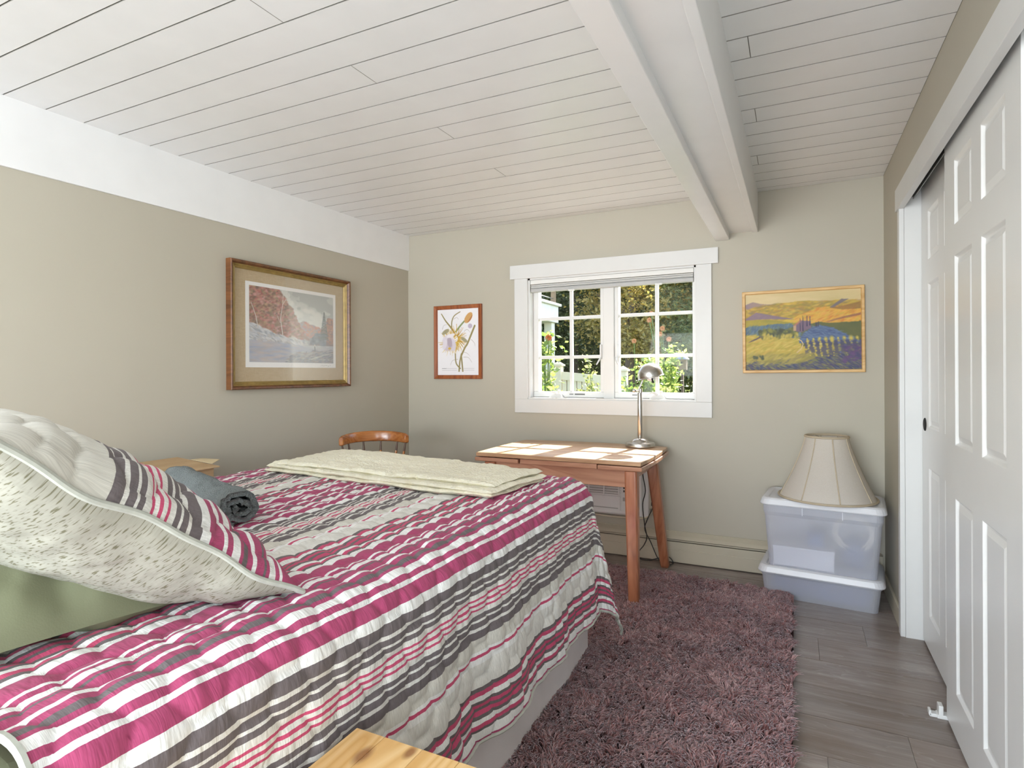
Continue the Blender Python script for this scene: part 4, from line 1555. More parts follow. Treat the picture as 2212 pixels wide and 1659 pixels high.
def low_loc(x, y, z):
    v_ = Matrix.Rotation(BR, 4, 'Z') @ Vector((x, y, 0))
    return (.120 + v_.x, 3.590 + v_.y, z)
o = empty('folded_linen', low_loc(0, 0, .0055), 'folded blue-grey linen filling the low clear bin', 'cloth', rz=BR)
bm = bmesh.new(); loft(bm, [(rrect(.45, .27, .03), 0), (rrect(.48, .29, .03), .05), (rrect(.46, .28, .03), .10)]); obj('stack', bm, 'blue_fabric', o, local=True, bevel=.01)

ls = empty('lampshade', (.150, 3.570, .529), 'cream bell lampshade with ribbed seams, set on the upper bin lid', 'lampshade')
def bell(t): return .235 + (.104 - .235) * (1 - (1 - t) ** 1.28)
prof = [(bell(t), .004 + .326 * t) for t in np.linspace(0, 1, 18)]
n = 8
b_ = bmesh.new()
SEG = 64
rings = []
for r_, z in prof:
    ring = []
    for i in range(SEG):
        a = 2 * math.pi * i / SEG
        ph = ((i % 8) / 8) - .5
        ring.append(b_.verts.new((r_ * (1 - .010 * math.cos(math.pi * ph)) * math.cos(a + .22), r_ * (1 - .010 * math.cos(math.pi * ph)) * math.sin(a + .22), z)))
    rings.append(ring)
for a, b in zip(rings, rings[1:]):
    for i in range(SEG):
        b_.faces.new((a[i], a[(i + 1) % SEG], b[(i + 1) % SEG], b[i]))
obj('shade_panels', b_, 'shade_linen', ls, local=True, smooth=True)
for i in range(8):
    a = 2 * math.pi * i / 8 + .22
    b_ = bmesh.new()
    tube(b_, [((r_ + .001) * math.cos(a), (r_ + .001) * math.sin(a), z) for r_, z in prof], .0032, 6)
    obj('seam_rib', b_, 'shade_trim', ls, local=True, smooth=True)
for r_, z, rr in ((.236, .006, .006), (.104, .330, .006)):
    b_ = bmesh.new()
    tube(b_, [(r_ * math.cos(2 * math.pi * i / 48), r_ * math.sin(2 * math.pi * i / 48), z) for i in range(48)], rr, 8, closed=True)
    obj('rim', b_, 'shade_trim', ls, local=True, smooth=True)
b_ = bmesh.new()
for i in range(3):
    a = 2.1 * i
    tube(b_, [(.012 * math.cos(a), .012 * math.sin(a), .315), (.1 * math.cos(a), .1 * math.sin(a), .325)], .0018, 6)
tube(b_, [(.014 * math.cos(2 * math.pi * i / 20), .014 * math.sin(2 * math.pi * i / 20), .315) for i in range(20)], .003, 6, closed=True)
obj('spider', b_, 'nickel', ls, local=True, smooth=True)

# ------------------------------------------------------------------ pictures
class Cv:
    def __init__(s, w, h, seed=1):
        s.w, s.h = w, h
        x = np.linspace(0, 1, w); y = np.linspace(0, 1, h)
        s.X, s.Y = np.meshgrid(x, y)         # Y=0 bottom
        s.p = np.zeros((h, w, 3))
        s.r = np.random.default_rng(seed)
        s.seed = seed
    def c(s, hexc): return np.array([int(hexc[i:i + 2], 16) for i in (0, 2, 4)], float)
    def put(s, mask, col, a=1.0):
        if mask.dtype == bool:
            f_ = mask.astype(float)
            for _ in range(2):
                p_ = np.pad(f_, 1, mode='edge')
                f_ = (p_[1:-1, 1:-1] * 2 + p_[:-2, 1:-1] + p_[2:, 1:-1] + p_[1:-1, :-2] + p_[1:-1, 2:]) / 6
            mask = f_
        m = (np.clip(mask.astype(float), 0, 1) * a)[..., None]
        s.p = s.p * (1 - m) + (s.c(col) if isinstance(col, str) else col) * m
    def grad(s, mask, c0, c1, t):
        t = np.clip(t, 0, 1)[..., None]
        s.put(mask, s.c(c0) * (1 - t) + s.c(c1) * t)
    def n(s, sx, sy, k=0, o=4): return fbm(s.X * sx + 13.7, s.Y * sy + 7.1, s.seed * 7 + k, o)
    def under(s, pts, jag=0.0, k=0, js=20):
        px, py = zip(*pts)
        yy = np.interp(s.X, px, py) + (jag * (s.n(js, js, k) - .5) * 2 if jag else 0)
        return s.Y < yy
    def poly(s, pts):
        m = np.zeros_like(s.X, bool); n = len(pts)
        for i in range(n):
            x0, y0 = pts[i]; x1, y1 = pts[(i + 1) % n]
            if y0 == y1: continue
            c = ((y0 > s.Y) != (y1 > s.Y)) & (s.X < (x1 - x0) * (s.Y - y0) / (y1 - y0) + x0)
            m ^= c
        return m
    def dist(s, pts, asp=1.0):
        d = np.full_like(s.X, 9.0); tt = np.zeros_like(s.X)
        L = len(pts) - 1
        for i in range(L):
            x0, y0 = pts[i][:2]; x1, y1 = pts[i + 1][:2]
            ax, ay = (x1 - x0) * asp, y1 - y0
            t = np.clip(((s.X - x0) * asp * ax + (s.Y - y0) * ay) / (ax * ax + ay * ay + 1e-12), 0, 1)
            q = np.hypot((s.X - x0) * asp - ax * t, s.Y - y0 - ay * t)
            tt = np.where(q < d, (i + t) / L, tt); d = np.minimum(d, q)
        return d, tt
    def stroke(s, pts, w0, col, w1=None, asp=1.0, a=1.0, soft=.3):
        d, t = s.dist(pts, asp)
        w = w0 + ((w1 if w1 is not None else w0) - w0) * t
        s.put(np.clip((w - d) / (w * soft + 1e-9), 0, 1), col, a)
    def dabs(s, n, reg, size, cols, asp=1.0, a=.8, stretch=1.0, ang=0.0, mask=None):
        x0, x1, y0, y1 = reg
        for i in range(n):
            cx, cy = s.r.uniform(x0, x1), s.r.uniform(y0, y1)
            if mask is not None:
                iy = min(s.h - 1, max(0, int(cy * (s.h - 1)))); ix = min(s.w - 1, max(0, int(cx * (s.w - 1))))
                if not mask[iy, ix]: continue
            z = size * s.r.uniform(.5, 1.4); an = ang + s.r.normal(0, .25)
            col = s.c(cols[s.r.integers(len(cols))])
            r_ = z * max(1, stretch) * 1.2
            ix0 = max(0, int((cx - r_ / asp) * s.w)); ix1 = min(s.w, int((cx + r_ / asp) * s.w) + 2)
            iy0 = max(0, int((cy - r_) * s.h)); iy1 = min(s.h, int((cy + r_) * s.h) + 2)
            if ix1 <= ix0 or iy1 <= iy0: continue
            X = (s.X[iy0:iy1, ix0:ix1] - cx) * asp; Y = s.Y[iy0:iy1, ix0:ix1] - cy
            u = X * math.cos(an) + Y * math.sin(an); v_ = -X * math.sin(an) + Y * math.cos(an)
            m = (np.clip(1.3 - np.hypot(u / (z * stretch), v_ / z), 0, 1) * a)[..., None]
            s.p[iy0:iy1, ix0:ix1] = s.p[iy0:iy1, ix0:ix1] * (1 - np.minimum(m, 1)) + col * np.minimum(m, 1)
    def mesh(s, name, parent, org, ux, uy):
        """org: lower-left corner; ux, uy: full edge vectors (world)"""
        P = np.array(org)[None, None] + s.X[..., None] * np.array(ux) + s.Y[..., None] * np.array(uy)
        F = grid_faces(s.h, s.w)
        N = np.cross(np.array(ux), np.array(uy))
        return npobj(name, P.reshape(-1, 3), F[:, ::-1], 'print_ink', parent, False, col=lin_arr(s.p.reshape(-1, 3)))

def frame_sweep(b_, org, ux, uy, un, w, h, prof):
    """mitred picture frame; prof list of (inset, height) going round the section"""
    org, ux, uy, un = (Vector(q) for q in (org, ux, uy, un))
    rings = []
    for (cx, cy, sx, sy) in ((0, 0, 1, 1), (w, 0, -1, 1), (w, h, -1, -1), (0, h, 1, -1)):
        rings.append([b_.verts.new(org + ux * (cx + sx * i_) + uy * (cy + sy * i_) + un * t) for i_, t in prof])
    n = len(prof)
    for k_ in range(4):
        a, b = rings[k_], rings[(k_ + 1) % 4]
        for i in range(n):
            b_.faces.new((a[i], b[i], b[(i + 1) % n], a[(i + 1) % n]))
    bmesh.ops.recalc_face_normals(b_, faces=b_.faces)

# --- river picture on the left wall
X0 = XL + .001
p1 = empty('framed_river_print', (XL, 2.66, 1.48), 'large walnut-framed autumn river print with linen mat on the left wall', 'picture')
y0, z0, W, H = 2.176, 1.122, .945, .716
# seen from the room, left edge is the near (small Y) edge
bm = bmesh.new()
frame_sweep(bm, (X0, y0, z0), (0, 1, 0), (0, 0, 1), (1, 0, 0), W, H, [(0, 0), (0, .038), (.004, .042), (.012, .040), (.020, .026), (.020, 0)])
obj('frame', bm, 'frame_walnut', p1)
bm = bmesh.new()
frame_sweep(bm, (X0, y0 + .02, z0 + .02), (0, 1, 0), (0, 0, 1), (1, 0, 0), W - .04, H - .04,
            [(0, 0), (0, .024), (.005, .026), (.008, .020), (.012, .023), (.016, .018), (.020, .021), (.024, .014), (.024, 0)])
obj('gold_liner', bm, 'gold_leaf', p1)
box('linen_mat', X0, X0 + .010, y0 + .044, y0 + W - .044, z0 + .044, z0 + H - .044, 'linen_mat', p1)
box('paper', X0 + .009, X0 + .0115, 2.292, 3.003, 1.246, 1.732, 'paper_white', p1)
cv = Cv(300, 200, 3)
cv.grad(cv.Y > -1, 'E0E2DC', 'BDC0BC', (cv.Y - .45) / .55 + (cv.n(5, 5) - .5) * .9)
cl = cv.n(6, 7, 3)
cv.put((cl > .56) & (cv.Y > .65) & (cv.X > .4), '9DA2A0', .6)
cv.put((cl < .42) & (cv.Y > .45), 'E6E5DC', .6)
far = cv.under([(.3, .60), (.55, .56), (.62, .60), (.7, .55), (.8, .52), (1, .55)], .03, 2) & (cv.Y > .3)
cv.grad(far, 'B99C96', '93959A', cv.X)
cv.dabs(800, (.5, .85, .36, .58), .013, ['C98A78', 'D19C80', 'A9979A', 'C7786E', '9A9DA2'], mask=far)
left = cv.under([(0, 1.1), (.30, 1.02), (.40, .85), (.48, .72), (.54, .55), (.62, .42), (.7, .3)], .05, 4) & (cv.Y > .28)
cv.grad(left, 'A98D80', '8B6A62', cv.Y)
cv.dabs(5200, (0, .6, .33, 1), .013, ['9B5B56', 'B86A63', '7C5D4C', 'C3857A', 'B59872', '8C7A62', '6E584E', 'C99890', 'A57F6C'], mask=left, stretch=1.4, ang=.6)
bank = cv.under([(0, .52), (.12, .47), (.3, .38), (.5, .34), (.7, .31), (1, .28)], .02, 5) & (cv.Y > .2)
cv.grad(bank, 'A7A9B2', 'CFCFCF', cv.n(14, 14, 8))
cv.dabs(900, (0, .7, .26, .5), .009, ['DCDCDA', '8F939F', 'B9B4B0', 'C2C6CE'], mask=bank, stretch=3, ang=-.7)
right = cv.under([(.68, .26), (.74, .42), (.82, .45), (.88, .55), (.93, .68), (1, .66)], .03, 6) & (cv.Y > .26) & (cv.X > .68)
cv.grad(right, '7E7A86', 'A0816F', cv.Y * 1.4)
cv.dabs(1100, (.84, 1, .30, .70), .012, ['B98A74', 'C79A7E', '9A7568', '7C727C', 'B57A6C'], mask=right)
cv.dabs(160, (.68, .9, .27, .43), .02, ['7C8690', '6E757F', '8C96A0'], mask=right)
for i in range(16):
    yy = .36 + i * .026; ww = .055 * (1 - i / 16.5)
    cv.stroke([(.875 - ww, yy - .012), (.875, yy + .01), (.875 + ww, yy - .012)], .010, '5F6B6B' if i % 2 else '71777A', asp=1.4)
water = cv.under([(0, .29), (.3, .27), (.55, .24), (.75, .22), (1, .25)], .008, 7)
cv.grad(water, '9DA7BE', 'BFB8B8', cv.n(4, 12, 9) * 1.4 - .2)
cv.dabs(220, (0, .6, .02, .28), .014, ['8F9ABB', 'C7B6AC', 'A8B0C4', 'B3A59F'], mask=water, stretch=5, a=.4)
rocks = cv.under([(.38, 0), (.46, .10), (.56, .16), (.68, .14), (.72, .20), (.82, .18), (1, .20)], .02, 10) & (cv.X > .38)
cv.grad(rocks, '7F8897', 'A4A3A4', cv.n(12, 9, 12))
cv.dabs(900, (.4, 1, 0, .2), .007, ['6F7988', 'B4B3B2', '8D909A', '9A8C82'], mask=rocks, stretch=3, ang=.3)
cv.stroke([(.70, .05), (.82, .10), (.92, .13), (1, .15)], .005, 'D5D2CB', .003, 1.4)
cv.stroke([(.36, .38), (.335, .6), (.36, .8), (.37, .98)], .007, 'D9D4CC', .003, 1.4)
cv.stroke([(.36, .8), (.42, .92), (.44, .97)], .004, 'D9D4CC', .002, 1.4)
cv.stroke([(.33, .55), (.29, .66)], .004, 'CFC6BC', .002, 1.4)
cv.stroke([(.09, .45), (.07, .6), (.02, .78)], .008, 'CFC8C0', .004, 1.4)
cv.stroke([(.752, .17), (.75, .245)], .010, '6F7A7A', .009, 1.4); cv.stroke([(.75, .25), (.75, .27)], .008, 'D8C9B8', .007, 1.4)
cv.p = cv.p * .92 + np.array([226, 230, 238]) * .08
cv.mesh('print', p1, (X0 + .0118, 2.316, 1.276), (0, .665, 0), (0, 0, .435))
cv = Cv(40, 6, 2); cv.put(cv.Y > -1, 'F2F1F0'); cv.stroke([(.05, .3), (.2, .6), (.35, .4), (.5, .7), (.75, .4), (.95, .6)], .10, 'A9A9A9', .06, 6)
cv.mesh('signature', p1, (X0 + .0118, 2.86, 1.252), (0, .10, 0), (0, 0, .015))
box('glass', X0 + .0128, X0 + .0138, y0 + .044, y0 + W - .044, z0 + .044, z0 + H - .044, 'picture_glass', p1)

# --- botanical print on the back wall
YW = YB - .001
p2 = empty('framed_botanical_print', (-2.31, YB, 1.44), 'small cherry-framed print of a white flower with yellow spikes', 'picture')
bx0, bz0, bw, bh = -2.527, 1.163, .421, .563
bm = bmesh.new()
frame_sweep(bm, (bx0, YW, bz0), (1, 0, 0), (0, 0, 1), (0, -1, 0), bw, bh, [(0, 0), (0, .018), (.004, .021), (.026, .017), (.030, .010), (.030, 0)])
obj('frame', bm, 'frame_cherry', p2)
cv = Cv(210, 300, 5)
asp = .361 / .503
cv.put(cv.Y > -1, 'F1EEF0')
ST, STD = '998A58', '6F5F36'
def st(pts, w0, w1=None, c=ST, a=1.0): 
    pp = [tuple(q)[:2] for q in catmull([(x, y, 0) for x, y in pts], 6)]
    cv.stroke(pp, w0, c, w1, asp, a)
st([(.62, .06), (.60, .2), (.585, .31)], .014, .013); st([(.53, .06), (.55, .2), (.59, .32)], .014, .014)
st([(.56, .10), (.46, .18), (.44, .32)], .011, .012); st([(.59, .30), (.68, .42), (.74, .48), (.91, .735)], .016, .017)
st([(.40, .66), (.30, .75), (.20, .83), (.10, .935)], .016, .009); st([(.35, .72), (.36, .82), (.42, .90), (.56, .955)], .012, .008)
st([(.46, .66), (.56, .74), (.66, .81)], .018, .014, '8C9A6A')
r5 = np.random.default_rng(4)
for i in range(150):
    a = r5.uniform(0, 2 * np.pi); L = r5.uniform(.13, .23)
    cxx, cyy = (.30, .50) if i % 2 else (.46, .55)
    x1 = cxx + L * 1.15 * math.cos(a) / asp * .8; y1 = cyy + L * math.sin(a)
    st([(cxx + .05 * math.cos(a), cyy + .05 * math.sin(a)), ((cxx + x1) / 2 + .01, (cyy + y1) / 2), (x1, y1)], .0075, .002, ['D9B54E', 'E6CB73', 'B98F38', 'C9A040'][i % 4], .95)
for i, (cx_, cy_, rx_, ry_, an, c_) in enumerate([(.20, .66, .09, .035, .5, 'A39A78'), (.66, .53, .08, .03, -.6, 'A39A78'),
        (.27, .48, .12, .12, 0, 'CDBFCB'), (.22, .55, .10, .06, .7, 'E2D9E2'), (.34, .55, .12, .055, -.9, 'EDE6EC'), (.36, .46, .09, .11, .3, 'DCD2DE'),
        (.26, .43, .11, .06, .2, 'D5C6CE'), (.30, .50, .055, .09, .2, 'B9A9B4'), (.33, .60, .10, .03, .3, 'F0EAEF'), (.18, .47, .05, .09, -.3, 'E6DDE5'), (.30, .405, .035, .02, 0, 'D8B24C')]):
    X = (cv.X - cx_) * asp; Y = cv.Y - cy_
    u = X * math.cos(an) + Y * math.sin(an); v_ = -X * math.sin(an) + Y * math.cos(an)
    cv.put(np.clip((1 - np.hypot(u / (rx_ * asp * 1.2), v_ / ry_)) * 5, 0, 1), c_, .95)
for an in np.linspace(-.5, .5, 7):
    pass
X = (cv.X - .76) * asp; Y = cv.Y - .86
u = X * math.cos(.9) + Y * math.sin(.9); v_ = -X * math.sin(.9) + Y * math.cos(.9)
m = np.clip((1 - np.hypot(u / .10, v_ / .055)) * 6, 0, 1)
cv.put(m, 'C98E4A'); cv.put(m * (np.sin(v_ * 330) > .2), 'E3C58C', .8); cv.put(m * (v_ < -.03), 'A55F3C', .7)
X = (cv.X - .80) * asp; Y = cv.Y - .735
cv.put(np.clip((1 - np.hypot(X, Y) / .04) * 5, 0, 1), 'C3B6C6')
for (a, b, c_) in (((.64, .27), (.76, .26), (.84, .19)), ((.62, .35), (.72, .33), (.80, .28)), ((.83, .53), (.90, .48), (.92, .43)), ((.50, .24), (.37, .22), (.32, .15)), ((.66, .66), (.73, .685), (.80, .64)), ((.12, .70), (.16, .76), (.24, .77)), ((.40, .85), (.48, .87), (.52, .84))):
    st([a, b, c_], .0035, .002, 'A08E7C', .8)
for row, yy in enumerate((.098, .072)):
    for x_ in np.arange(.11, .90, .022):
        if .47 < x_ < .60: continue
        cv.stroke([(x_, yy), (x_ + .014, yy + (.004 if int(x_ * 50) % 2 else 0))], .004, '7E787A' if (row == 0 and x_ < .21) else 'B5B0B2', None, asp, .9 if x_ < .21 and row == 0 else .55)
cv.mesh('print', p2, (bx0 + .029, YW - .0085, bz0 + .029), (bw - .058, 0, 0), (0, 0, bh - .058))
box('backing', bx0 + .01, bx0 + bw - .01, YW - .008, YW, bz0 + .01, bz0 + bh - .01, 'paper_white', p2)
box('glass', bx0 + .028, bx0 + bw - .028, YW - .0115, YW - .0105, bz0 + .028, bz0 + bh - .028, 'picture_glass', p2)

# --- landscape painting
p3 = empty('framed_landscape_painting', (.034, YB, 1.45), 'pine-framed painting of golden hills with a farmhouse and cypresses', 'painting')
lx0, lz0, lw, lh = -.287, 1.200, .642, .492
ca_, sa_ = math.cos(R(.35)), math.sin(R(.35))
UXv = (ca_, 0, sa_); UYv = (-sa_, 0, ca_)
bm = bmesh.new()
frame_sweep(bm, (lx0, YW, lz0), UXv, UYv, (0, -1, 0), lw, lh, [(0, 0), (0, .024), (.003, .027), (.015, .027), (.018, .020), (.018, 0)])
obj('frame', bm, 'frame_pine', p3)
cv = Cv(320, 232, 8)
asp = 1.4
cv.grad(cv.Y > -1, 'E3CDA2', 'CDBA82', cv.n(3, 10) * 1.2 - .1)
h1 = cv.under([(0, .865), (.07, .90), (.13, .875), (.2, .86), (.35, .86), (.5, .875), (1, .86)], .004, 1)
cv.grad(h1, '9B8589', 'B5986F', cv.X * 3)
h2 = cv.under([(0, .80), (.2, .845), (.5, .885), (.75, .86), (.85, .875), (1, .84)], .01, 2)
cv.grad(h2, '9A8C3C', 'CBA645', cv.n(5, 14, 4) * 1.5 - .25)
cv.dabs(900, (0, 1, .66, .86), .012, ['C9A545', '8E8440', 'D9B850', '8C7B58', 'B98A3E', 'A8923C'], asp, .55, 3.2, .12, h2)
h3 = cv.under([(.30, .62), (.5, .70), (.65, .78), (.8, .80), (1, .74)], .006, 3) & (cv.X > .3)
cv.grad(h3, 'D3B545', 'D88F3A', (cv.X - .4) * 1.4 + (cv.n(10, 10, 5) - .5))
cv.dabs(900, (.45, 1, .52, .78), .010, ['DDA23E', 'E0B94B', 'CF8438', 'C9A845', 'E2A452'], asp, .6, 4, .45, h3)
cv.put(cv.poly([(.74, .78), (.84, .88), (.9, .875), (.8, .80), (.78, .775)]), '6F6878', .85)
cv.put(cv.poly([(.74, .775), (.88, .80), (1, .84), (1, .75), (.85, .745)]), '8C6638', .7)
cv.put(cv.poly([(0, .68), (.1, .76), (.4, .665), (.45, .65), (.2, .665), (0, .66)]), '85708A', .85)
cv.put(cv.poly([(.7, .60), (.85, .66), (1, .70), (1, .67), (.85, .635), (.74, .6)]), '8C5A52', .7)
yb_ = cv.under([(0, .66), (.12, .665), (.3, .64), (.45, .60), (.6, .58), (1, .58)], .008, 6)
cv.grad(yb_, 'B7A03A', '8C8A3C', cv.n(6, 10, 9) * 1.4 - .2)
lb = cv.under([(0, .56), (.2, .59), (.4, .60), (.5, .52), (.62, .5)], .012, 7) & (cv.X < .62)
cv.grad(lb, '5C7386', '6A7A7C', cv.n(9, 9, 10))
cv.dabs(700, (0, .5, .42, .58), .009, ['56708A', '748A93', '6B7C6C', '4E647E'], asp, .6, 3, .9, lb)
gm = cv.under([(0, .46), (.12, .45), (.2, .42), (.3, .42), (.45, .40), (.6, .45), (1, .50)], .01, 8)
cv.grad(gm, 'C3AE48', 'A99A3E', cv.n(5, 9, 12) * 1.3 - .1)
cv.dabs(1300, (0, .55, .05, .46), .011, ['CDB654', 'BFA444', 'D9C36A', 'A99A3A', 'C9A34E'], asp, .5, 4, .35, gm)
cv.dabs(140, (.12, .48, .42, .53), .022, ['4E5438', '6A6B3A', '8C8A3E', '3F4534'], asp, .85)
cv.dabs(40, (.16, .48, .40, .47), .014, ['B9A548', 'C9B458'], asp, .85, 1.8, 1.2)
dgr = cv.under([(.5, .56), (.65, .60), (.8, .585), (1, .60)], .015, 13) & (cv.X > .5) & (cv.Y > .3)
cv.grad(dgr, '56603A', '6C6A38', cv.n(10, 10, 14))
hill = cv.under([(.48, .38), (.52, .46), (.58, .53), (.66, .56), (.76, .53), (.88, .43), (.97, .36)], .004, 15) & (cv.X > .48) & (cv.Y > .34)
cv.grad(hill, '4E5F88', '5F7494', cv.n(8, 8, 16))
cv.dabs(700, (.5, .95, .36, .56), .008, ['44557E', '6B80A0', '566A90'], asp, .6, 4, -.25, hill)
cv.stroke([(.475, .39), (.50, .37), (.515, .33), (.50, .27), (.46, .22)], .006, 'D5B98A', .008, asp)
cv.put(cv.poly([(.02, .36), (.10, .40), (.17, .45), (.13, .44), (.05, .39)]), '55475A', .9)
cv.put(cv.poly([(.43, .50), (.43, .565), (.46, .58), (.46, .50)]), 'C2A07E'); cv.put(cv.poly([(.455, .49), (.455, .58), (.50, .63), (.58, .62), (.585, .53), (.5, .48)]), '7A6478')
cv.put(cv.poly([(.425, .565), (.49, .635), (.51, .635), (.455, .57)]), 'B57B62')
for x_, hb, ht_ in ((.515, .50, .69), (.55, .56, .69), (.575, .57, .68), (.49, .50, .60), (.625, .55, .60), (.635, .55, .60), (.648, .55, .61)):
    cv.stroke([(x_, hb), (x_, (hb + ht_) / 2), (x_, ht_)], .009 if ht_ > .62 else .006, '3F3B55', .003, asp)
cv.stroke([(.49, .62), (.49, .655)], .004, '6A5566', .004, asp)
vin = (cv.X > .53) & (cv.Y < .37) & (cv.Y > .05)
cv.put(vin & (cv.n(7, 6, 18) > .35), '46456A', .8)
fg = cv.under([(0, .10), (.2, .12), (.4, .15), (.55, .17), (.7, .18), (1, .22)], .02, 19)
cv.grad(fg, '3F4668', '4F4A63', cv.n(6, 6, 20))
cv.dabs(1600, (0, 1, 0, .22), .007, ['3C4468', '5A5A6A', '7A7A48', '4B3F68', '6A6A78', '2F3A5E', '8F8A50'], asp, .65, 5, -.45, fg)
cv.dabs(160, (0, .6, .08, .20), .014, ['A79A48', 'C4B058', '8A8440', '9A8A50'], asp, .6, 4.5, .5)
for i in range(9):
    x_ = .55 + i * .052
    cv.dabs(1, (x_ - .002, x_ + .002, .385, .395), .028, ['D6BE52'], asp, .95, .8)
    for j in range(7):
        yj = .36 - j * .030
        cv.dabs(2, (x_ - .008 + j * .004, x_ + .008 + j * .004, yj - .01, yj + .01), .016 - .0008 * j, ['CDB750', 'B7A548', '9A8C4C', 'D9C76A'] if i < 5 else ['8C8A5A', 'A79A58', '5F6690'], asp, .85)
cv.dabs(14, (.07, .16, .145, .185), .016, ['45503A', '5A5C38'], asp, .9)
cv.dabs(60, (.86, 1, .08, .3), .016, ['5A3F70', '6A4A7C', '47406A'], asp, .7, 2)
cv.mesh('canvas', p3, tuple(np.array([lx0, YW - .014, lz0]) + .017 * np.array(UXv) + .017 * np.array(UYv)), tuple((lw - .034) * np.array(UXv)), tuple((lh - .034) * np.array(UYv)))

# ------------------------------------------------------------------ garden outside
GZ = .12
def ux(u, Y): return Y * math.tan(math.atan((u - 1106) / 1262) - R(25.87))
def vz(u, v_, Y):
    zc = .4363 * -ux(u, Y) + .9 * Y
    return 1.21 - (v_ - 804.7 - (u - 1106) * -.0044) / 1262 * zc
bm = bmesh.new(); bx(bm, -40, 30, YB + .15, 60, GZ - .3, GZ)
tag(obj('ground', bm, 'lawn'), 'green lawn of the garden outside the window', 'lawn', kind='structure')
rg2 = np.random.default_rng(12)
def leaves(name, parent, centers, size, mat, seed=0, stretch=1.9, up=.3):
    r_ = np.random.default_rng(seed)
    n = len(centers)
    d = r_.normal(size=(n, 3)); d[:, 2] = d[:, 2] * .7 - .15; d /= np.linalg.norm(d, axis=1, keepdims=True)
    e = r_.normal(size=(n, 3)); e -= (e * d).sum(1, keepdims=True) * d; e /= np.linalg.norm(e, axis=1, keepdims=True)
    nn = np.cross(d, e)
    s = size * r_.uniform(.6, 1.3, (n, 1))
    base = centers; 
    a = base - d * s * stretch / 2; b = base + e * s * .5 - d * s * .1 + nn * s * .12; c = base + d * s * stretch / 2 ; f = base - e * s * .5 - d * s * .1 + nn * s * .12
    V = np.stack([a, b, c, f], 1).reshape(-1, 3)
    F = np.arange(n * 4).reshape(n, 4)
    F = np.concatenate([F[:, [0, 1, 2]], F[:, [0, 2, 3]]])
    colr = np.repeat(r_.random(n), 4)[:, None] * np.ones((1, 3))
    o = npobj(name, V, F, mat, parent, False, col=colr)
    o['kind'] = 'stuff'
    return o
def tree(x, y, h, cr, n, mat, label, seed, leaf=.06, low=.12):
    t = empty('garden_tree', (x, y, GZ), label, 'tree', 'trees behind the garden fence')
    b_ = bmesh.new()
    r_ = np.random.default_rng(seed)
    tube(b_, [(x, y, GZ), (x + .1, y, GZ + h * .4), (x + .05, y, GZ + h * .85)], [.16, .11, .03], 8)
    for i in range(6):
        a = r_.uniform(0, 6.28); z = GZ + h * r_.uniform(.3, .7)
        tube(b_, [(x + .07, y, z), (x + math.cos(a) * cr * .6, y + math.sin(a) * cr * .6, z + cr * .5)], [.04, .012], 6)
    obj('trunk', b_, 'trunk_bark', t, smooth=True)
    # clumped crown
    K = 46
    cl = r_.normal(size=(K, 3)); cl /= np.linalg.norm(cl, axis=1, keepdims=True)
    cl *= r_.uniform(.45, 1, (K, 1))
    cc_ = np.array([x, y, GZ + h * (.5 + low / 2)]) + cl * np.array([cr, cr, h * (.5 - low / 2)])
    n = int(n * 3.2)
    idx = r_.integers(0, K, n)
    P = cc_[idx] + r_.normal(size=(n, 3)) * np.array([cr, cr, cr]) * .17
    P = P[P[:, 2] > GZ + .05]
    leaves('foliage', t, P, leaf, mat, seed + 1)
tree(-7.6, 17.5, 7.2, 2.3, 7000, 'leaf_dark', 'dark green tree rising behind the white deck post', 1)
tree(-6.0, 16.5, 6.6, 2.1, 7000, 'leaf_dark', 'dense dark tree behind the fence post', 2)
tree(-3.80, 14.6, 6.6, 1.45, 6500, 'leaf_gold', 'golden-leaved tree seen in the right-hand sash', 3, .055)
tree(-2.15, 15.6, 6.8, 1.6, 6500, 'leaf_mid', 'pale green tree seen behind the birdhouse', 4, .055)
tree(-1.0, 16.5, 7.0, 2.0, 5000, 'leaf_mid', 'light green tree beyond the lampside edge of the window', 5)
tree(-9.8, 18.5, 7.0, 2.2, 4500, 'leaf_dark', 'dark tree far behind the white deck', 6)
tree(-4.0, 20.5, 8.2, 3.0, 6500, 'leaf_dark', 'tall dark tree behind the golden-leaved tree', 7, .11)
tree(-8.2, 21.5, 8.5, 3.2, 6500, 'leaf_dark', 'tall dark tree at the back of the garden', 8, .11)
tree(-.6, 21.0, 8.0, 3.0, 4500, 'leaf_dark', 'tall dark tree behind the light green trees', 9, .11)
tree(-12.0, 22.0, 8.0, 3.0, 3500, 'leaf_dark', 'farthest dark tree beyond the deck', 10, .11)

hg = empty('garden_hedge', (-6, 24.5, GZ), 'dense dark hedge closing off the garden behind the trees', 'hedge')
r9 = np.random.default_rng(77)
nH = 16000
leaves('foliage', hg, np.stack([r9.uniform(-18, 5, nH), r9.uniform(23.6, 25.4, nH), GZ + 3.6 * r9.random(nH) ** .8], -1), .2, 'leaf_dark', 78)
for x in range(-17, 5, 2):
    bm = bmesh.new()
    tube(bm, [(x, 24.5, GZ), (x + .1, 24.5, GZ + 2.8)], [.09, .03], 6)
    obj('stem', bm, 'trunk_bark', hg)

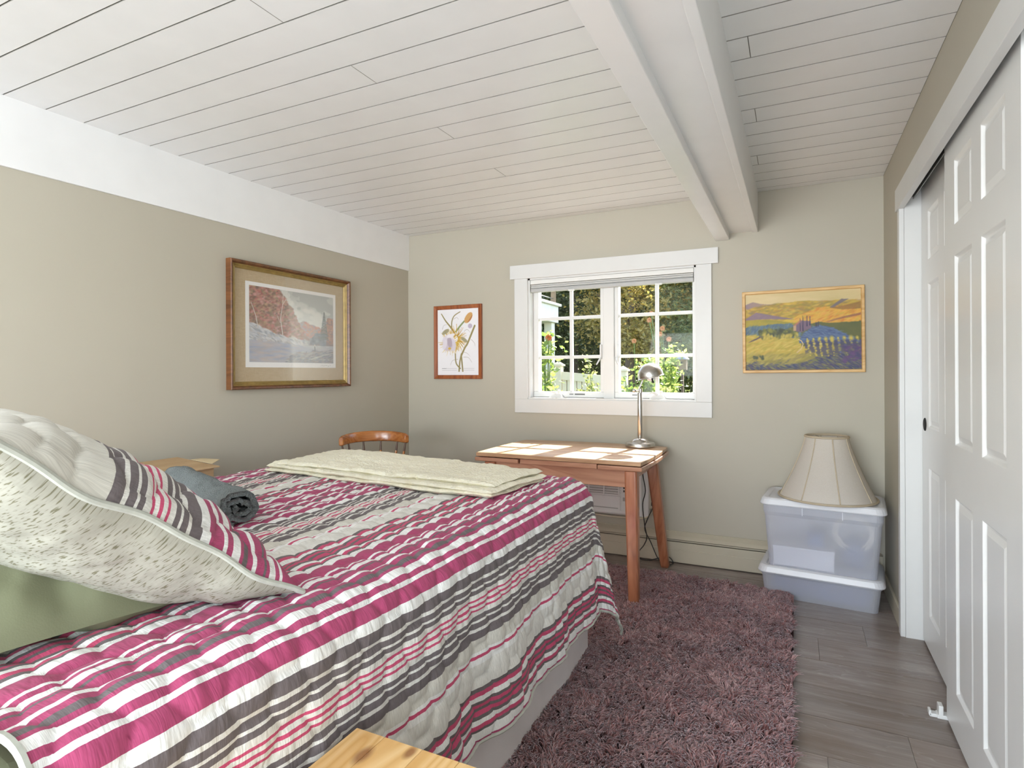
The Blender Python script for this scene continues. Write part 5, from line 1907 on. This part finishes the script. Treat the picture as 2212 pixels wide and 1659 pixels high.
# fence
fn = empty('picket_fence', (-3.6, 10.3, GZ), 'cream painted picket fence with capped posts in the garden', 'fence')
FYv = 10.3
def fz(x): return 1.235 - (x + 4.1) * .09
for x, hh_ in ((-4.02, .13), (-2.78, .14), (-5.2, .12)):
    ps = box('post', x - .075, x + .075, FYv - .075, FYv + .075, GZ, fz(x) + hh_ - .03, 'fence_paint', fn, .006)
    b_ = bmesh.new()
    zt = fz(x) + hh_ - .03
    vb = bx(b_, x - .10, x + .10, FYv - .10, FYv + .10, zt, zt + .035)
    r_ = bmesh.ops.create_cone(b_, cap_ends=True, segments=4, radius1=.125, radius2=.005, depth=.06)
    bmesh.ops.rotate(b_, cent=(0, 0, 0), matrix=Matrix.Rotation(R(45), 3, 'Z'), verts=r_['verts'])
    bmesh.ops.translate(b_, vec=(x, FYv, zt + .065), verts=r_['verts'])
    obj('post_cap', b_, 'fence_paint', ps)
for a, b in ((-5.13, -4.09), (-3.95, -2.85)):
    for zo, th in ((0, .15), (-.88, .11)):
        b_ = bmesh.new()
        vv = bx(b_, a, b, FYv - .035, FYv + .035, -th, 0)
        for v_ in vv: v_.co.z += fz(v_.co.x) + zo
        obj('rail', b_, 'fence_paint', fn)
    x = a + .01
    while x < b - .05:
        b_ = bmesh.new(); vv = bx(b_, x, x + .078, FYv - .012, FYv + .012, fz(x) - .95, fz(x) - .13)
        obj('picket', b_, 'fence_paint', fn)
        x += .098

# deck corner
dk = empty('garden_deck', (-4.6, 10.6, GZ), 'corner of a raised white deck with cable railing', 'deck')
DXr = ux(1207, 10.5)
zt_, zb_ = vz(1207, 657, 10.5), vz(1207, 698, 10.5)
box('fascia', -9.0, DXr, 6.4, 10.5, zb_, zt_ - .05, 'deck_white', dk, .01)
box('cap_board', -9.0, DXr + .05, 6.35, 10.55, zt_ - .05, zt_, 'deck_white', dk, .01)
box('post', DXr - .22, DXr - .06, 10.3, 10.46, GZ, zb_, 'deck_white', dk, .01)
box('rail_post', DXr - .12, DXr - .04, 10.40, 10.48, zt_, zt_ + 1.0, 'birdhouse_wood', dk, .005)
for i in range(7):
    b_ = bmesh.new(); z = zt_ + .1 + i * .13
    tube(b_, [(DXr - .08, 6.4, z), (DXr - .08, 10.44, z)], .009, 6)
    obj('cable', b_, 'cable_steel', dk)

# dahlias and bushes
def dahlia(x, y, h, label, seed, flowers, nleaf=130, ls=.10, mat='leaf_bright', fcol='dahlia_orange', spread=.22, fr=.055):
    t = empty('dahlia_plant', (x, y, GZ), label, 'plant', 'flowering plants under the window')
    r_ = np.random.default_rng(seed)
    b_ = bmesh.new(); C_ = []
    tips = []
    for i in range(5):
        a = r_.uniform(0, 6.28); s_ = spread * r_.uniform(.3, 1)
        hh_ = h * r_.uniform(.6, 1)
        p_ = catmull([(x, y, GZ), (x + .4 * s_ * math.cos(a), y + .4 * s_ * math.sin(a), GZ + hh_ * .5), (x + s_ * math.cos(a), y + s_ * math.sin(a), GZ + hh_)], 6)
        tube(b_, p_, [.011] * 4 + [.008] * 5 + [.005] * 4, 6)
        tips.append(p_[-1])
        for q in p_[2:]: C_ += [tuple(q)] * 3
    fl = []
    for (fx, fz_) in flowers:
        p_ = catmull([(x, y, GZ + h * .3), ((x + fx) / 2, y, (GZ + h * .3 + fz_) / 2 + .03), (fx, y - .03, fz_ - .01)], 6)
        tube(b_, p_, [.009] * 6 + [.006] * 7, 6)
    obj('stems', b_, 'stem_green', t, smooth=True)
    nleaf = int(nleaf * 3.2); ls *= .68
    C_ = np.array(C_); idx = r_.integers(0, len(C_), nleaf)
    P = C_[idx] + r_.normal(size=(nleaf, 3)) * ls * np.array([1.5, 1.5, 1.2])
    leaves('leaves', t, P, ls, mat, seed, 1.7)
    for (fx, fz_) in flowers:
        b_ = bmesh.new()
        for rr, m_, tz in ((fr, 13, -.1), (fr * .85, 11, .25), (fr * .65, 9, .6), (fr * .4, 7, 1.0)):
            for i in range(m_):
                a = 2 * math.pi * i / m_ + rr * 40
                d = Vector((math.cos(a) * math.cos(tz), -math.sin(tz), math.sin(a) * math.cos(tz)))
                sd = d.cross(Vector((0, -1, .01))).normalized() * rr * .26
                c0_ = Vector((fx, y - .03, fz_))
                q = [b_.verts.new(c0_ + d * rr * .15), b_.verts.new(c0_ + d * rr * .7 + sd), b_.verts.new(c0_ + d * rr * 1.05), b_.verts.new(c0_ + d * rr * .7 - sd)]
                b_.faces.new(q)
        obj('flower', b_, fcol, t)
Y1 = 7.2
dahlia(ux(1180, Y1), Y1, 1.55, 'dahlia plant with one big orange bloom beside the deck post', 21, [(ux(1187, Y1), vz(1187, 730, Y1))], 120, .085, fr=.05, spread=.10)
Y1 = 8.2
dahlia(ux(1290, Y1), Y1, 1.28, 'leafy rose bush without blooms in front of the fence', 22, [], 170, .06, spread=.26, mat='leaf_mid')
Y1 = 7.6
dahlia(ux(1375, Y1), Y1, 1.35, 'dahlia with one peach bloom left of the lamp shade', 23, [(ux(1371, Y1), vz(1371, 737, Y1))], 200, .065, fcol='dahlia_peach', spread=.28, fr=.035)
Y1 = 8.0
dahlia(ux(1440, Y1), Y1, 1.5, 'tall dahlia with several peach blooms behind the lamp', 24, [(ux(1404, Y1), vz(1404, 692, Y1)), (ux(1408, Y1), vz(1408, 678, Y1)), (ux(1428, Y1), vz(1428, 722, Y1)), (ux(1446, Y1), vz(1446, 733, Y1)), (ux(1432, Y1), vz(1432, 710, Y1))],
       330, .06, fcol='dahlia_peach', spread=.34, fr=.038)
Y1 = 6.6
dahlia(ux(1400, Y1), Y1, .98, 'low bright green bush in front of the peach dahlias', 25, [], 330, .06, spread=.42)
Y1 = 7.0
dahlia(ux(1460, Y1), Y1, 1.05, 'low green bush under the birdhouse', 26, [], 330, .06, spread=.40, mat='leaf_mid')
Y1 = 6.2
dahlia(ux(1215, Y1), Y1, .92, 'broad-leaved vine at the foot of the picket fence', 27, [], 110, .085, spread=.28)

# birdhouse on a pole
Yb = 8.6
bxx, bzz = ux(1474, Yb), vz(1474, 784, Yb)
bh_ = empty('birdhouse', (bxx, Yb, GZ), 'small weathered birdhouse with round hole on a pole', 'birdhouse')
b_ = bmesh.new(); tube(b_, [(bxx, Yb, GZ), (bxx, Yb, bzz - .09)], .02, 8); obj('pole', b_, 'trunk_bark', bh_, smooth=True)
box('house', bxx - .062, bxx + .062, Yb - .06, Yb + .06, bzz - .10, bzz + .05, 'birdhouse_wood', bh_, .004)
b_ = bmesh.new(); lathe(b_, [(0, .14), (.012, .13), (.02, .10), (.05, .075), (.095, .03), (.1, .02), (0, .02)], (bxx, Yb, bzz + .03), 16); obj('roof', b_, 'cable_steel', bh_, smooth=True)
b_ = bmesh.new(); lathe(b_, [(0, .003), (.018, .003), (.018, -.003), (0, -.003)], (bxx, Yb - .061, bzz - .0), 16, Matrix.Rotation(R(90), 4, 'X')); obj('entrance_hole', b_, 'dark_gap', bh_)
